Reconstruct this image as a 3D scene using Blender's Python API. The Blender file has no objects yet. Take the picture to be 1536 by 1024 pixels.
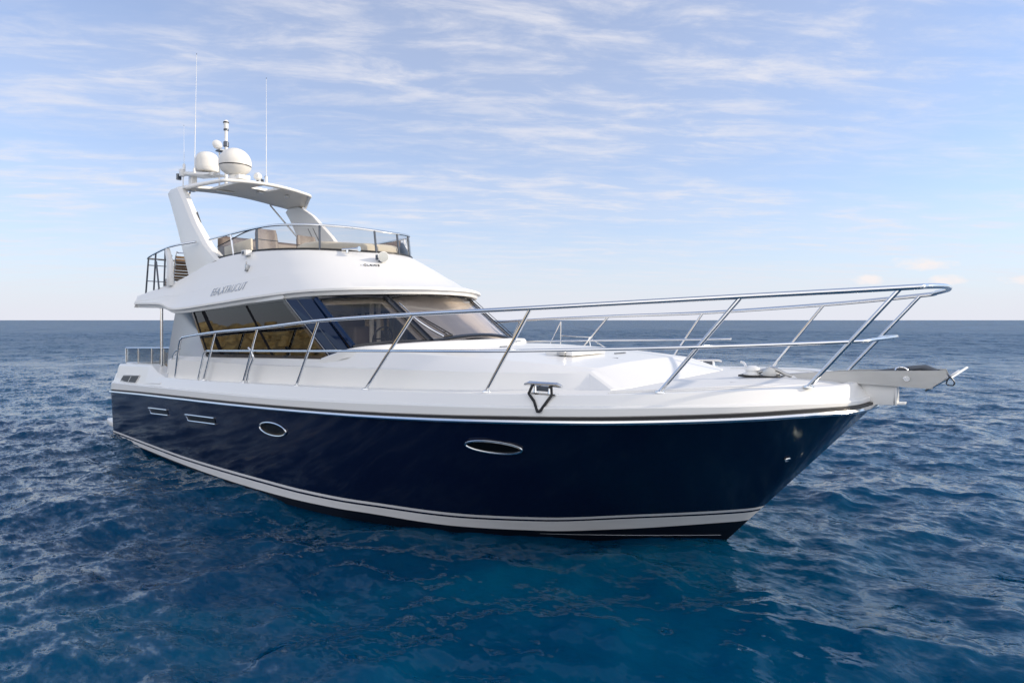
import bpy, bmesh, math, random
import numpy as np
from mathutils import Vector, Matrix
R = math.radians
rng = np.random.RandomState(11)
scene = bpy.context.scene
col = scene.collection

# ------------------------------------------------------------------ camera
cam_d = bpy.data.cameras.new("camera")
cam = bpy.data.objects.new("camera", cam_d)
col.objects.link(cam)
CAM = (15.65, -7.39, 2.66)
cam.location = CAM
cam.rotation_euler = (R(90), 0, R(37.8))
cam_d.sensor_width = 36.0
cam_d.lens = 36.0 * 910 / 1536
cam_d.shift_y = -32 / 1536
cam_d.clip_start = 0.05
cam_d.clip_end = 40000
scene.camera = cam

# ------------------------------------------------------------------ sky and sun
SUN_EL, SUN_AZ = 20.0, 36.0          # azimuth measured from the bow (+x) towards port (+y)
world = bpy.data.worlds.new("World")
scene.world = world
world.use_nodes = True
nt = world.node_tree
N, L = nt.nodes, nt.links
N.clear()
def nd(t, **kw):
    n = N.new(t)
    for k, v in kw.items():
        setattr(n, k, v)
    return n
def math_n(op, a, b=None, clamp=False):
    n = nd('ShaderNodeMath', operation=op)
    n.use_clamp = clamp
    for i, v in enumerate((a, b)):
        if v is None: continue
        if isinstance(v, (int, float)): n.inputs[i].default_value = v
        else: L.new(v, n.inputs[i])
    return n.outputs[0]
out = nd('ShaderNodeOutputWorld')
bg = nd('ShaderNodeBackground')
bg.inputs['Strength'].default_value = 0.14
sky = nd('ShaderNodeTexSky', sky_type='NISHITA', sun_disc=False)
sky.sun_elevation = R(SUN_EL)
sky.sun_rotation = math.atan2(math.cos(R(SUN_AZ)), math.sin(R(SUN_AZ)))
sky.air_density = 1.0
sky.dust_density = 0.3
sky.ozone_density = 3.0
tc = nd('ShaderNodeTexCoord')
sep = nd('ShaderNodeSeparateXYZ')
L.new(tc.outputs['Generated'], sep.inputs[0])
zc = math_n('MAXIMUM', sep.outputs['Z'], 0.0)
zp = math_n('ADD', zc, 0.055)
px = math_n('DIVIDE', sep.outputs['X'], zp)
py = math_n('DIVIDE', sep.outputs['Y'], zp)
# cloud plane axes: u runs along the streaks, v across them
ca, sa = math.cos(R(44)), math.sin(R(44))
u = math_n('ADD', math_n('MULTIPLY', px, ca), math_n('MULTIPLY', py, sa))
v = math_n('ADD', math_n('MULTIPLY', px, -sa), math_n('MULTIPLY', py, ca))
def cloud(su, sv, ou, ov, detail, rough, dist, lo, hi):
    cv = nd('ShaderNodeCombineXYZ')
    L.new(math_n('ADD', math_n('MULTIPLY', u, su), ou), cv.inputs[0])
    L.new(math_n('ADD', math_n('MULTIPLY', v, sv), ov), cv.inputs[1])
    nz = nd('ShaderNodeTexNoise')
    nz.inputs['Scale'].default_value = 1.0
    nz.inputs['Detail'].default_value = detail
    nz.inputs['Roughness'].default_value = rough
    nz.inputs['Distortion'].default_value = dist
    L.new(cv.outputs[0], nz.inputs['Vector'])
    mr = nd('ShaderNodeMapRange', interpolation_type='SMOOTHSTEP')
    mr.inputs['From Min'].default_value = lo
    mr.inputs['From Max'].default_value = hi
    L.new(nz.outputs['Fac'], mr.inputs['Value'])
    return mr.outputs['Result']
c1 = cloud(2.3, 5.4, 3.1, 7.7, 11, 0.64, 0.3, 0.41, 0.72)
c2 = cloud(0.45, 1.1, 11.3, 2.2, 4, 0.5, 0.2, 0.30, 0.60)
c3 = cloud(3.4, 7.5, 1.3, 4.9, 7, 0.6, 0.2, 0.55, 0.80)
streak = math_n('MULTIPLY', c1, math_n('ADD', math_n('MULTIPLY', c2, 0.85), 0.15))
streak = math_n('ADD', streak, math_n('MULTIPLY', c3, math_n('MULTIPLY', c2, 0.35)))
veil = math_n('SUBTRACT', 1.0, math_n('EXPONENT', math_n('DIVIDE', -0.13, math_n('ADD', zc, 0.03))))
fac = math_n('ADD', math_n('MULTIPLY', streak, 0.60), math_n('ADD', 0.07, math_n('MULTIPLY', c2, 0.14)), clamp=True)
# a few small fair-weather puffs low over the horizon beyond the bow
th_ = R(37.8)
fwd = math_n('MAXIMUM', math_n('ADD', math_n('MULTIPLY', sep.outputs['X'], -math.sin(th_)), math_n('MULTIPLY', sep.outputs['Y'], math.cos(th_))), 0.05)
azn = math_n('DIVIDE', math_n('ADD', math_n('MULTIPLY', sep.outputs['X'], math.cos(th_)), math_n('MULTIPLY', sep.outputs['Y'], math.sin(th_))), fwd)
eln = math_n('DIVIDE', zc, fwd)
pv = nd('ShaderNodeCombineXYZ')
L.new(math_n('MULTIPLY', azn, 26.0), pv.inputs[0]); L.new(math_n('MULTIPLY', eln, 60.0), pv.inputs[1])
pn_ = nd('ShaderNodeTexNoise'); pn_.inputs['Scale'].default_value = 1.0; pn_.inputs['Detail'].default_value = 6; pn_.inputs['Roughness'].default_value = 0.6
L.new(pv.outputs[0], pn_.inputs['Vector'])
puff = None
for (a0, e0, wa, we) in ((0.678, 0.092, 0.062, 0.011), (0.585, 0.066, 0.030, 0.009), (0.715, 0.066, 0.036, 0.010), (0.86, 0.068, 0.06, 0.010)):
    da_ = math_n('DIVIDE', math_n('SUBTRACT', azn, a0), wa)
    de_ = math_n('DIVIDE', math_n('SUBTRACT', eln, e0), we)
    q_ = math_n('ADD', math_n('MULTIPLY', da_, da_), math_n('MULTIPLY', de_, de_))
    q_ = math_n('ADD', math_n('SUBTRACT', 1.0, q_), math_n('MULTIPLY', math_n('SUBTRACT', pn_.outputs['Fac'], 0.5), 3.2))
    q_ = math_n('MULTIPLY', q_, 0.9, clamp=True)
    puff = q_ if puff is None else math_n('MAXIMUM', puff, q_)
tint = nd('ShaderNodeMix', data_type='RGBA', blend_type='MULTIPLY')
tint.inputs['Factor'].default_value = 1.0
tint.inputs['B'].default_value = (0.445, 0.61, 0.775, 1)      # clear maritime air: less of the green-white glare
L.new(sky.outputs[0], tint.inputs['A'])
def over(base, f, c):
    mx = nd('ShaderNodeMix', data_type='RGBA')
    L.new(f, mx.inputs['Factor']); L.new(base, mx.inputs['A']); mx.inputs['B'].default_value = (*c, 1)
    return mx.outputs['Result']
cc = over(tint.outputs['Result'], fac, (3.1, 3.05, 3.2))
cc = over(cc, veil, (2.80, 2.85, 3.15))
# added brightening of the unseen sky behind the camera, lifts fill on shaded sides
rear_fill = nd('ShaderNodeMapRange', interpolation_type='SMOOTHSTEP')
rear_fill.inputs['From Min'].default_value = 0.05; rear_fill.inputs['From Max'].default_value = 0.75
L.new(math_n('SUBTRACT', math_n('MULTIPLY', sep.outputs['X'], math.sin(th_)), math_n('MULTIPLY', sep.outputs['Y'], math.cos(th_))), rear_fill.inputs['Value'])
cc = over(cc, math_n('MULTIPLY', rear_fill.outputs['Result'], math_n('ADD', 0.45, math_n('MULTIPLY', c2, 0.5))), (6.0, 5.85, 5.85))
cc = over(cc, puff, (3.35, 3.15, 3.15))
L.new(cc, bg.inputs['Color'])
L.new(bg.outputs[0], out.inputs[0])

sun_d = bpy.data.lights.new("sun", 'SUN')
sun_d.energy = 2.0
sun_d.angle = R(0.6)
sun_d.color = (1.0, 0.86, 0.67)
sun = bpy.data.objects.new("sun", sun_d)
col.objects.link(sun)
sdir = Vector((math.cos(R(SUN_EL)) * math.cos(R(SUN_AZ)), math.cos(R(SUN_EL)) * math.sin(R(SUN_AZ)), math.sin(R(SUN_EL))))
sun.rotation_euler = sdir.to_track_quat('Z', 'Y').to_euler()
sun.location = sdir * 60

vs = scene.view_settings
vs.view_transform = 'Standard'
vs.look = 'None'
vs.gamma = 1
vs.use_curve_mapping = False
vs.exposure = 1.02

# ------------------------------------------------------------------ helpers
def pchip(xs, ys):
    xs = np.array(xs, float); ys = np.array(ys, float)
    h = np.diff(xs); d = np.diff(ys) / h
    m = np.zeros(len(xs)); m[0] = d[0]; m[-1] = d[-1]
    for i in range(1, len(xs) - 1):
        if d[i-1] * d[i] > 0:
            w1 = 2*h[i] + h[i-1]; w2 = h[i] + 2*h[i-1]
            m[i] = (w1 + w2) / (w1/d[i-1] + w2/d[i])
    def f(x):
        x = min(max(float(x), xs[0]), xs[-1])
        i = min(max(int(np.searchsorted(xs, x)) - 1, 0), len(xs) - 2)
        t = (x - xs[i]) / h[i]
        return float((2*t**3 - 3*t**2 + 1)*ys[i] + (t**3 - 2*t**2 + t)*h[i]*m[i]
                     + (-2*t**3 + 3*t**2)*ys[i+1] + (t**3 - t**2)*h[i]*m[i+1])
    return f

def spline(pts, n=8, closed=False):
    """Catmull-Rom through 3D points."""
    P = [np.array(p, float) for p in pts]
    if closed: P = [P[-1]] + P + [P[0], P[1]]
    else: P = [2*P[0]-P[1]] + P + [2*P[-1]-P[-2]]
    o = []
    for i in range(1, len(P) - 2):
        for k in range(n):
            t = k / n
            a, b, c_, d = P[i-1], P[i], P[i+1], P[i+2]
            o.append(0.5*((2*b) + (-a+c_)*t + (2*a-5*b+4*c_-d)*t*t + (-a+3*b-3*c_+d)*t**3))
    if not closed: o.append(P[-2])
    return [tuple(p) for p in o]

class MB:
    def __init__(self):
        self.v, self.f, self.m = [], [], []
    def add(self, verts, faces, mat=0):
        o = len(self.v)
        self.v += [tuple(map(float, p)) for p in verts]
        self.f += [tuple(o + i for i in f) for f in faces]
        self.m += [mat] * len(faces)
        return self
    def loft(self, rings, closed=False, mat=0, mats=None, cap=(False, False)):
        n = len(rings[0]); V = [p for r in rings for p in r]
        for i in range(len(rings) - 1):
            fs = []
            for j in range(n if closed else n - 1):
                k = (j + 1) % n
                fs.append((i*n+j, i*n+k, (i+1)*n+k, (i+1)*n+j))
            if i == 0: o = len(self.v); self.v += [tuple(map(float, p)) for p in V]
            self.f += [tuple(o + q for q in f) for f in fs]
            self.m += [mats[i] if mats else mat] * len(fs)
        if cap[0]: self.f.append(tuple(o + j for j in range(n))[::-1]); self.m.append(mats[0] if mats else mat)
        if cap[1]: self.f.append(tuple(o + (len(rings)-1)*n + j for j in range(n))); self.m.append(mats[-1] if mats else mat)
        return self
    def tube(self, pts, r, seg=10, closed=False, mat=0, caps=True):
        P = [Vector(p) for p in pts]
        n = len(P)
        rr = r if hasattr(r, '__len__') else [r]*n
        T = []
        for i in range(n):
            a = P[(i-1) % n] if (closed or i > 0) else P[i]
            b = P[(i+1) % n] if (closed or i < n-1) else P[i]
            t = (b - a)
            T.append(t.normalized() if t.length > 1e-9 else Vector((0, 0, 1)))
        up = Vector((0, 0, 1)) if abs(T[0].z) < 0.9 else Vector((1, 0, 0))
        nrm = (up - T[0]*up.dot(T[0])).normalized()
        rings = []
        for i in range(n):
            nrm = (nrm - T[i]*nrm.dot(T[i]))
            nrm.normalize()
            b = T[i].cross(nrm)
            rings.append([P[i] + (nrm*math.cos(2*math.pi*k/seg) + b*math.sin(2*math.pi*k/seg))*rr[i] for k in range(seg)])
        if closed: rings.append(rings[0])
        self.loft(rings, closed=True, mat=mat, cap=(caps and not closed, caps and not closed))
        return self
    def lathe(self, prof, c=(0, 0, 0), axis=(0, 0, 1), seg=32, mat=0, mats=None):
        ax = Vector(axis).normalized()
        q = Vector((0, 0, 1)).rotation_difference(ax).to_matrix()
        rings = []
        for r, z in prof:
            r = max(r, 0.0005)
            rings.append([Vector(c) + q @ Vector((r*math.cos(2*math.pi*k/seg), r*math.sin(2*math.pi*k/seg), z)) for k in range(seg)])
        self.loft(rings, closed=True, mat=mat, mats=mats, cap=(True, True))
        return self
    def box(self, c, s, rot=(0, 0, 0), mat=0, taper=1.0):
        from mathutils import Euler
        m = Euler(rot).to_matrix()
        x, y, z = (d/2 for d in s)
        V = [Vector(c) + m @ Vector((sx*x*(taper if sz > 0 else 1), sy*y*(taper if sz > 0 else 1), sz*z)) for sz in (-1, 1) for sx, sy in ((-1, -1), (1, -1), (1, 1), (-1, 1))]
        self.add(V, [(3, 2, 1, 0), (4, 5, 6, 7), (0, 1, 5, 4), (1, 2, 6, 5), (2, 3, 7, 6), (3, 0, 4, 7)], mat)
        return self
    def prism(self, poly, off, mat=0):
        """extrude 3D polygon by vector off"""
        n = len(poly); o = Vector(off)
        V = [Vector(p) for p in poly] + [Vector(p) + o for p in poly]
        F = [tuple(range(n))[::-1], tuple(range(n, 2*n))] + [(i, (i+1) % n, n+(i+1) % n, n+i) for i in range(n)]
        self.add(V, F, mat)
        return self
    def build(self, name, mats, parent=None, angle=35, bevel=0, bseg=2, merge=True):
        me = bpy.data.meshes.new(name)
        bm = bmesh.new()
        vs_ = [bm.verts.new(p) for p in self.v]
        for f, m in zip(self.f, self.m):
            ids = []
            for i in f:
                if not ids or i != ids[-1]: ids.append(i)
            if len(set(ids)) < 3: continue
            try: fc = bm.faces.new([vs_[i] for i in ids]); fc.material_index = m
            except ValueError: pass
        if merge:
            bmesh.ops.remove_doubles(bm, verts=bm.verts, dist=1e-5)
            bmesh.ops.dissolve_degenerate(bm, edges=bm.edges, dist=1e-6)
        loose = [v_ for v_ in bm.verts if not v_.link_faces]
        if loose: bmesh.ops.delete(bm, geom=loose, context='VERTS')
        bmesh.ops.recalc_face_normals(bm, faces=bm.faces)
        if bevel:
            ed = [e for e in bm.edges if len(e.link_faces) == 2 and e.calc_face_angle(0) > R(30)]
            bmesh.ops.bevel(bm, geom=ed, offset=bevel, segments=bseg, affect='EDGES', profile=0.5, clamp_overlap=True)
        for f in bm.faces: f.smooth = True
        for e in bm.edges:
            if len(e.link_faces) == 2 and e.calc_face_angle(0) > R(angle): e.smooth = False
        bm.to_mesh(me); bm.free()
        if not isinstance(mats, (list, tuple)): mats = [mats]
        for m in mats: me.materials.append(m)
        ob = bpy.data.objects.new(name, me)
        col.objects.link(ob)
        if parent: ob.parent = parent
        return ob

def tag(o, label=None, cat=None, group=None, kind=None):
    if label: o['label'] = label
    if cat: o['category'] = cat
    if group: o['group'] = group
    if kind: o['kind'] = kind
    return o

def parts(name, mat, parent, pieces, **k):
    for p in pieces: p.build(name, mat, parent, **k)
B = lambda *a, **k: MB().box(*a, **k)

# ------------------------------------------------------------------ materials
def pmat(name, colr, rough=0.5, metal=0.0, spec=0.5, coat=0.0, coat_r=0.05, var=0.0, var_scale=3.0, rvar=0.0, bump=0.0, bump_scale=40.0, stretch=(1, 1, 1)):
    m = bpy.data.materials.new(name); m.use_nodes = True
    t = m.node_tree; b = t.nodes['Principled BSDF']
    b.inputs['Base Color'].default_value = (*colr, 1)
    b.inputs['Roughness'].default_value = rough
    b.inputs['Metallic'].default_value = metal
    b.inputs['Specular IOR Level'].default_value = spec
    b.inputs['Coat Weight'].default_value = coat
    b.inputs['Coat Roughness'].default_value = coat_r
    tcn = t.nodes.new('ShaderNodeTexCoord')
    mp = t.nodes.new('ShaderNodeMapping'); mp.inputs['Scale'].default_value = stretch
    t.links.new(tcn.outputs['Object'], mp.inputs[0])
    if var or rvar:
        n = t.nodes.new('ShaderNodeTexNoise'); n.inputs['Scale'].default_value = var_scale; n.inputs['Detail'].default_value = 6
        t.links.new(mp.outputs[0], n.inputs['Vector'])
        if var:
            mx = t.nodes.new('ShaderNodeMix'); mx.data_type = 'RGBA'
            mx.inputs['A'].default_value = (*[max(0, c_*(1-var)) for c_ in colr], 1)
            mx.inputs['B'].default_value = (*[min(1, c_*(1+var)) for c_ in colr], 1)
            t.links.new(n.outputs['Fac'], mx.inputs['Factor'])
            t.links.new(mx.outputs['Result'], b.inputs['Base Color'])
        if rvar:
            mr = t.nodes.new('ShaderNodeMapRange')
            mr.inputs['To Min'].default_value = max(0, rough - rvar); mr.inputs['To Max'].default_value = rough + rvar
            t.links.new(n.outputs['Fac'], mr.inputs['Value'])
            t.links.new(mr.outputs[0], b.inputs['Roughness'])
    if bump:
        n2 = t.nodes.new('ShaderNodeTexNoise'); n2.inputs['Scale'].default_value = bump_scale; n2.inputs['Detail'].default_value = 4
        t.links.new(mp.outputs[0], n2.inputs['Vector'])
        bp = t.nodes.new('ShaderNodeBump'); bp.inputs['Strength'].default_value = 1; bp.inputs['Distance'].default_value = bump
        t.links.new(n2.outputs['Fac'], bp.inputs['Height'])
        t.links.new(bp.outputs[0], b.inputs['Normal'])
    return m

def glass(name, tint, refl=1.0, rough=0.01, ior=1.5, coat=(1, 1, 1)):
    m = bpy.data.materials.new(name); m.use_nodes = True
    t = m.node_tree; t.nodes.clear()
    o = t.nodes.new('ShaderNodeOutputMaterial'); mx = t.nodes.new('ShaderNodeMixShader')
    tr = t.nodes.new('ShaderNodeBsdfTransparent'); tr.inputs[0].default_value = (*tint, 1)
    gl = t.nodes.new('ShaderNodeBsdfGlossy'); gl.inputs['Roughness'].default_value = rough
    gl.inputs['Color'].default_value = (*coat, 1)
    fr = t.nodes.new('ShaderNodeFresnel'); fr.inputs[0].default_value = ior
    mm = t.nodes.new('ShaderNodeMath'); mm.operation = 'MULTIPLY'; mm.inputs[1].default_value = refl; mm.use_clamp = True
    t.links.new(fr.outputs[0], mm.inputs[0])
    t.links.new(mm.outputs[0], mx.inputs[0]); t.links.new(tr.outputs[0], mx.inputs[1]); t.links.new(gl.outputs[0], mx.inputs[2])
    t.links.new(mx.outputs[0], o.inputs[0])
    return m

M = {}
M['gel'] = pmat('white_gelcoat', (0.80, 0.795, 0.775), 0.30, coat=0.2, coat_r=0.15, var=0.012, var_scale=0.7)
M['deckwhite'] = pmat('white_deck_paint', (0.77, 0.765, 0.745), 0.45, var=0.04, var_scale=2.0, bump=0.0006, bump_scale=220)
M['navy'] = pmat('navy_hull_paint', (0.0035, 0.007, 0.026), 0.09, spec=0.32, var=0.10, var_scale=0.8, bump=0.002, bump_scale=1.4)
M['stripe'] = pmat('stripe_white', (0.66, 0.66, 0.66), 0.35, var=0.10, var_scale=2.5, stretch=(1, 1, 5))
M['antifoul'] = pmat('antifouling_dark', (0.003, 0.005, 0.011), 0.45, spec=0.2, var=0.35, var_scale=4.0, stretch=(1, 1, 5))
M['steel'] = pmat('stainless_steel', (0.74, 0.75, 0.76), 0.14, metal=1.0, rvar=0.05, var_scale=5)
M['brushed'] = pmat('brushed_steel', (0.50, 0.50, 0.49), 0.34, metal=0.9, var=0.10, var_scale=6, rvar=0.1, stretch=(1, 1, 3))
M['darksteel'] = pmat('dark_grey_steel', (0.10, 0.115, 0.14), 0.4, metal=0.6, var=0.2, var_scale=8)
M['black'] = pmat('black_rubber', (0.012, 0.012, 0.014), 0.45, var=0.2)
M['matteblack'] = pmat('matte_black_post', (0.008, 0.008, 0.010), 0.9, spec=0.1)
M['blackgloss'] = pmat('black_gloss_frame', (0.012, 0.014, 0.02), 0.12, coat=0.3)
M['bluegloss'] = pmat('dark_blue_gloss_panel', (0.004, 0.014, 0.045), 0.12, spec=0.35)
M['rope'] = pmat('black_braided_rope', (0.014, 0.015, 0.018), 0.8, bump=0.003, bump_scale=160)
M['domew'] = pmat('dome_offwhite', (0.76, 0.74, 0.70), 0.38, var=0.03, var_scale=4)
M['under'] = pmat('headliner_offwhite', (0.86, 0.82, 0.74), 0.6, var=0.03, var_scale=5)
M['cream'] = pmat('cream_canvas', (0.72, 0.66, 0.53), 0.8, var=0.06, var_scale=6, bump=0.012, bump_scale=5)
M['tan'] = pmat('tan_upholstery', (0.42, 0.30, 0.18), 0.7, var=0.15, var_scale=6, bump=0.006, bump_scale=12)
M['brown'] = pmat('brown_vinyl', (0.115, 0.085, 0.072), 0.45, var=0.15, var_scale=7, bump=0.004, bump_scale=14)
M['teak'] = pmat('brown_teak', (0.13, 0.075, 0.035), 0.55, var=0.45, var_scale=12, stretch=(1, 1, 8))
M['vent'] = pmat('vent_grey', (0.07, 0.075, 0.08), 0.5, var=0.2)
M['lettering'] = pmat('lettering_grey', (0.46, 0.50, 0.56), 0.35, metal=0.3)
M['dash'] = pmat('dash_beige', (0.48, 0.42, 0.35), 0.7, var=0.08, var_scale=8)
M['curtain'] = pmat('grey_mesh_curtain', (0.60, 0.55, 0.52), 0.85, var=0.10, var_scale=5, bump=0.05, bump_scale=2.2)
M['wood'] = pmat('interior_wood', (0.38, 0.25, 0.14), 0.4, var=0.3, var_scale=8, stretch=(1, 1, 6))
M['lens'] = pmat('lamp_glass', (0.55, 0.56, 0.53), 0.08, metal=0.3, coat=1.0)
M['sideglass'] = glass('tinted_side_glass', (0.20, 0.27, 0.30), 1.4, coat=(0.62, 0.64, 0.66))
M['wsglass'] = glass('windshield_glass', (0.92, 0.90, 0.87), 1.7)
M['clearglass'] = glass('smoky_clear_acrylic', (0.80, 0.79, 0.78), 1.0)
M['sternglass'] = glass('stern_panel_glass', (0.80, 0.82, 0.83), 0.8)
M['portglass'] = pmat('porthole_dark_glass', (0.004, 0.0045, 0.005), 0.25, spec=0.18)

# ------------------------------------------------------------------ yacht root
yacht = bpy.data.objects.new('motor_yacht', None)
col.objects.link(yacht)
yacht.empty_display_size = 0.5
tag(yacht, 'navy hulled motor yacht with white superstructure, flybridge and bow rails afloat on open blue sea', 'yacht')

# ------------------------------------------------------------------ hull
rubY = pchip([0, 1, 2.5, 4, 6, 8, 10, 11, 12, 12.7, 13.3, 13.8, 14.2, 14.5, 14.68, 14.75],
             [2.08, 2.15, 2.26, 2.36, 2.47, 2.55, 2.6, 2.6, 2.52, 2.38, 2.12, 1.8, 1.4, .95, .5, 0])
wlY = pchip([0, 2.2, 4.4, 6.5, 7.6, 8.6, 9.34, 10.25, 11.39, 11.98, 12.63, 13.2],
            [2.03, 2.19, 2.34, 2.44, 2.45, 2.37, 2.2, 1.95, 1.32, .92, .44, 0])
rubZ = pchip([0, 2, 4, 6, 8, 10, 12, 13, 14, 14.4, 14.75], [1.04, 1.14, 1.225, 1.305, 1.395, 1.505, 1.645, 1.708, 1.762, 1.776, 1.765])
deckZ = pchip([0, 2, 2.9, 4.7, 6.2, 7.9, 9.5, 11.5, 12.7, 13.25, 14.34, 14.75], [1.47, 1.51, 1.54, 1.592, 1.652, 1.718, 1.784, 1.882, 1.938, 1.968, 2.015, 2.01])
knuckZ = pchip([0, 3.44, 7.28, 11.65, 12.8, 13.7, 14.3, 14.75], [1.25, 1.375, 1.515, 1.765, 1.832, 1.872, 1.882, 1.862])
LR, LW = 14.75, 13.2

def hull_pt(s, z):
    xr, xw = LR*s, LW*s
    zr = rubZ(xr)
    t = z / zr
    p = 1 + .3*s**4
    yy = wlY(xw) + (rubY(xr) - wlY(xw)) * max(t, 0)**p
    if z < 0: yy = wlY(xw)*(1 + 0.9*z)
    return (xw + (xr - xw)*t, -yy, z)

S = [1 - (1 - k/90)**1.9 for k in range(91)]
thinT = pchip([0, .28, .5, .7, .77, .855, .927, 1], [.155, .18, .255, .31, .325, .345, .435, .50])
wideB = pchip([0, .28, .5, .62, .7, .77, .86, .916, .99, 1], [.02, .03, .072, .115, .135, .132, .125, .18, .29, .30])
def hull_rows(s):
    zr = rubZ(LR*s)
    zt = thinT(s)
    rows = [-0.55, -0.25, 0.0, wideB(s)*0.5, wideB(s), zt - .066, zt - .038, zt]
    rows += [zt + (zr - zt)*k/8 for k in range(1, 9)]
    return rows
rows_m = [2, 2, 2, 2, 1, 0, 1] + [0]*8
def both(path):
    """starboard polyline (aft -> bow) continued along the port side back aft"""
    return path + [(x, -y, z) for x, y, z in path[-2::-1]]
grid = [[hull_pt(s, z) for z in hull_rows(s)] for s in S]
rings = [both([grid[i][r] for i in range(len(S))]) for r in range(len(rows_m)+1)]
hb = MB().loft(rings, mats=rows_m)
# transom and bottom
tr = [rings[r][0] for r in range(len(rings))]
nS = len(rings[0])
trp = [rings[r][-1] for r in range(len(rings))]
for r in range(len(rings)-1):
    hb.add([tr[r], tr[r+1], trp[r+1], trp[r]], [(0, 1, 2, 3)], rows_m[r])
hull = hb.build('hull', [M['navy'], M['stripe'], M['antifoul']], yacht, angle=40)
tag(hull, 'glossy navy hull with double white stripe above the waterline')

# plan curve of the sheer with outward normals
def sheer(dy=0.0, zf=None, dz=0.0, n=90):
    """starboard sheer line moved inboard by dy along the plan normal"""
    P = [(LR*s, -rubY(LR*s)) for s in S]
    o = []
    for i, (x, y) in enumerate(P):
        a = P[max(i-1, 0)]; b = P[min(i+1, len(P)-1)]
        if i == len(P)-1: nx, ny = -1.0, 0.0
        else:
            tx, ty = b[0]-a[0], b[1]-a[1]; l = math.hypot(tx, ty)
            nx, ny = -ty/l, tx/l          # inboard
        xx, yy = x + nx*dy, min(y + ny*dy, 0.0)
        o.append((xx, yy, (zf or rubZ)(x) + dz))
    return o

MB().tube([(x, y - .003, z) for x, y, z in [hull_pt(s_, 0.075 + 0.04*(s_-.8)) for s_ in np.linspace(0.86, 0.992, 40)]], [0.0008 + .0022*min(1, k/20) for k in range(40)], seg=6).build('boot_line', M['lettering'], hull)

# stainless rub rail with black fender strip above it
rr = MB().tube(both([(x, y, z) for x, y, z in sheer(-0.022, dz=-0.004)]), 0.024, seg=8)
rub_o = rr.build('rub_rail', M['steel'], hull)
bs = MB().loft([both(sheer(-0.012, dz=0.018)), both(sheer(-0.012, dz=0.040)), both(sheer(0.03, dz=0.046))])
bs.build('fender_strip', M['black'], hull)

# white topside band, toe rail and deck
ins = {}
def offs(f, *a, **k): return both(sheer(f, *a, **k))
knuck = lambda x: knuckZ(x)
band = MB().loft([offs(0.03, dz=0.03), offs(0.006, dz=0.054), offs(0.004, zf=knuck, dz=-0.012), offs(0.012, zf=knuck, dz=0.0), offs(0.040, zf=knuck, dz=0.012),
                  offs(0.048, zf=knuck, dz=0.03), offs(0.105, zf=deckZ, dz=-0.028), offs(0.122, zf=deckZ, dz=-0.006), offs(0.150, zf=deckZ, dz=0.0),
                  offs(0.205, zf=deckZ, dz=-0.004), offs(0.26, zf=deckZ, dz=-0.02)])
band.build('topside_band', M['gel'], yacht, angle=28)
edge = sheer(0.255, zf=deckZ, dz=-0.018)
db = MB()
for i in range(len(edge)-1):
    if edge[i][0] < 2.6: continue
    a, b = edge[i], edge[i+1]
    K = 8
    def strip(p):
        return [(p[0], p[1]*(1 - 2*k/K), p[2] + 0.02*(1 - (1 - 2*k/K)**2)*min(1, abs(p[1]))) for k in range(K+1)]
    db.loft([strip(a), strip(b)])
deck = db.build('deck', M['deckwhite'], yacht, angle=30)
# non-skid seams moulded along the foredeck
for d in (0.36, 0.50):
    pl = [(x, y, z + 0.004) for x, y, z in sheer(d, zf=deckZ, dz=-0.014) if x > 12.6 and y < -0.25]
    MB().tube(pl, 0.006, seg=6).build('deck_seam', M['gel'], deck)
    MB().tube([(x, -y, z) for x, y, z in pl], 0.006, seg=6).build('deck_seam', M['gel'], deck)

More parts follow.
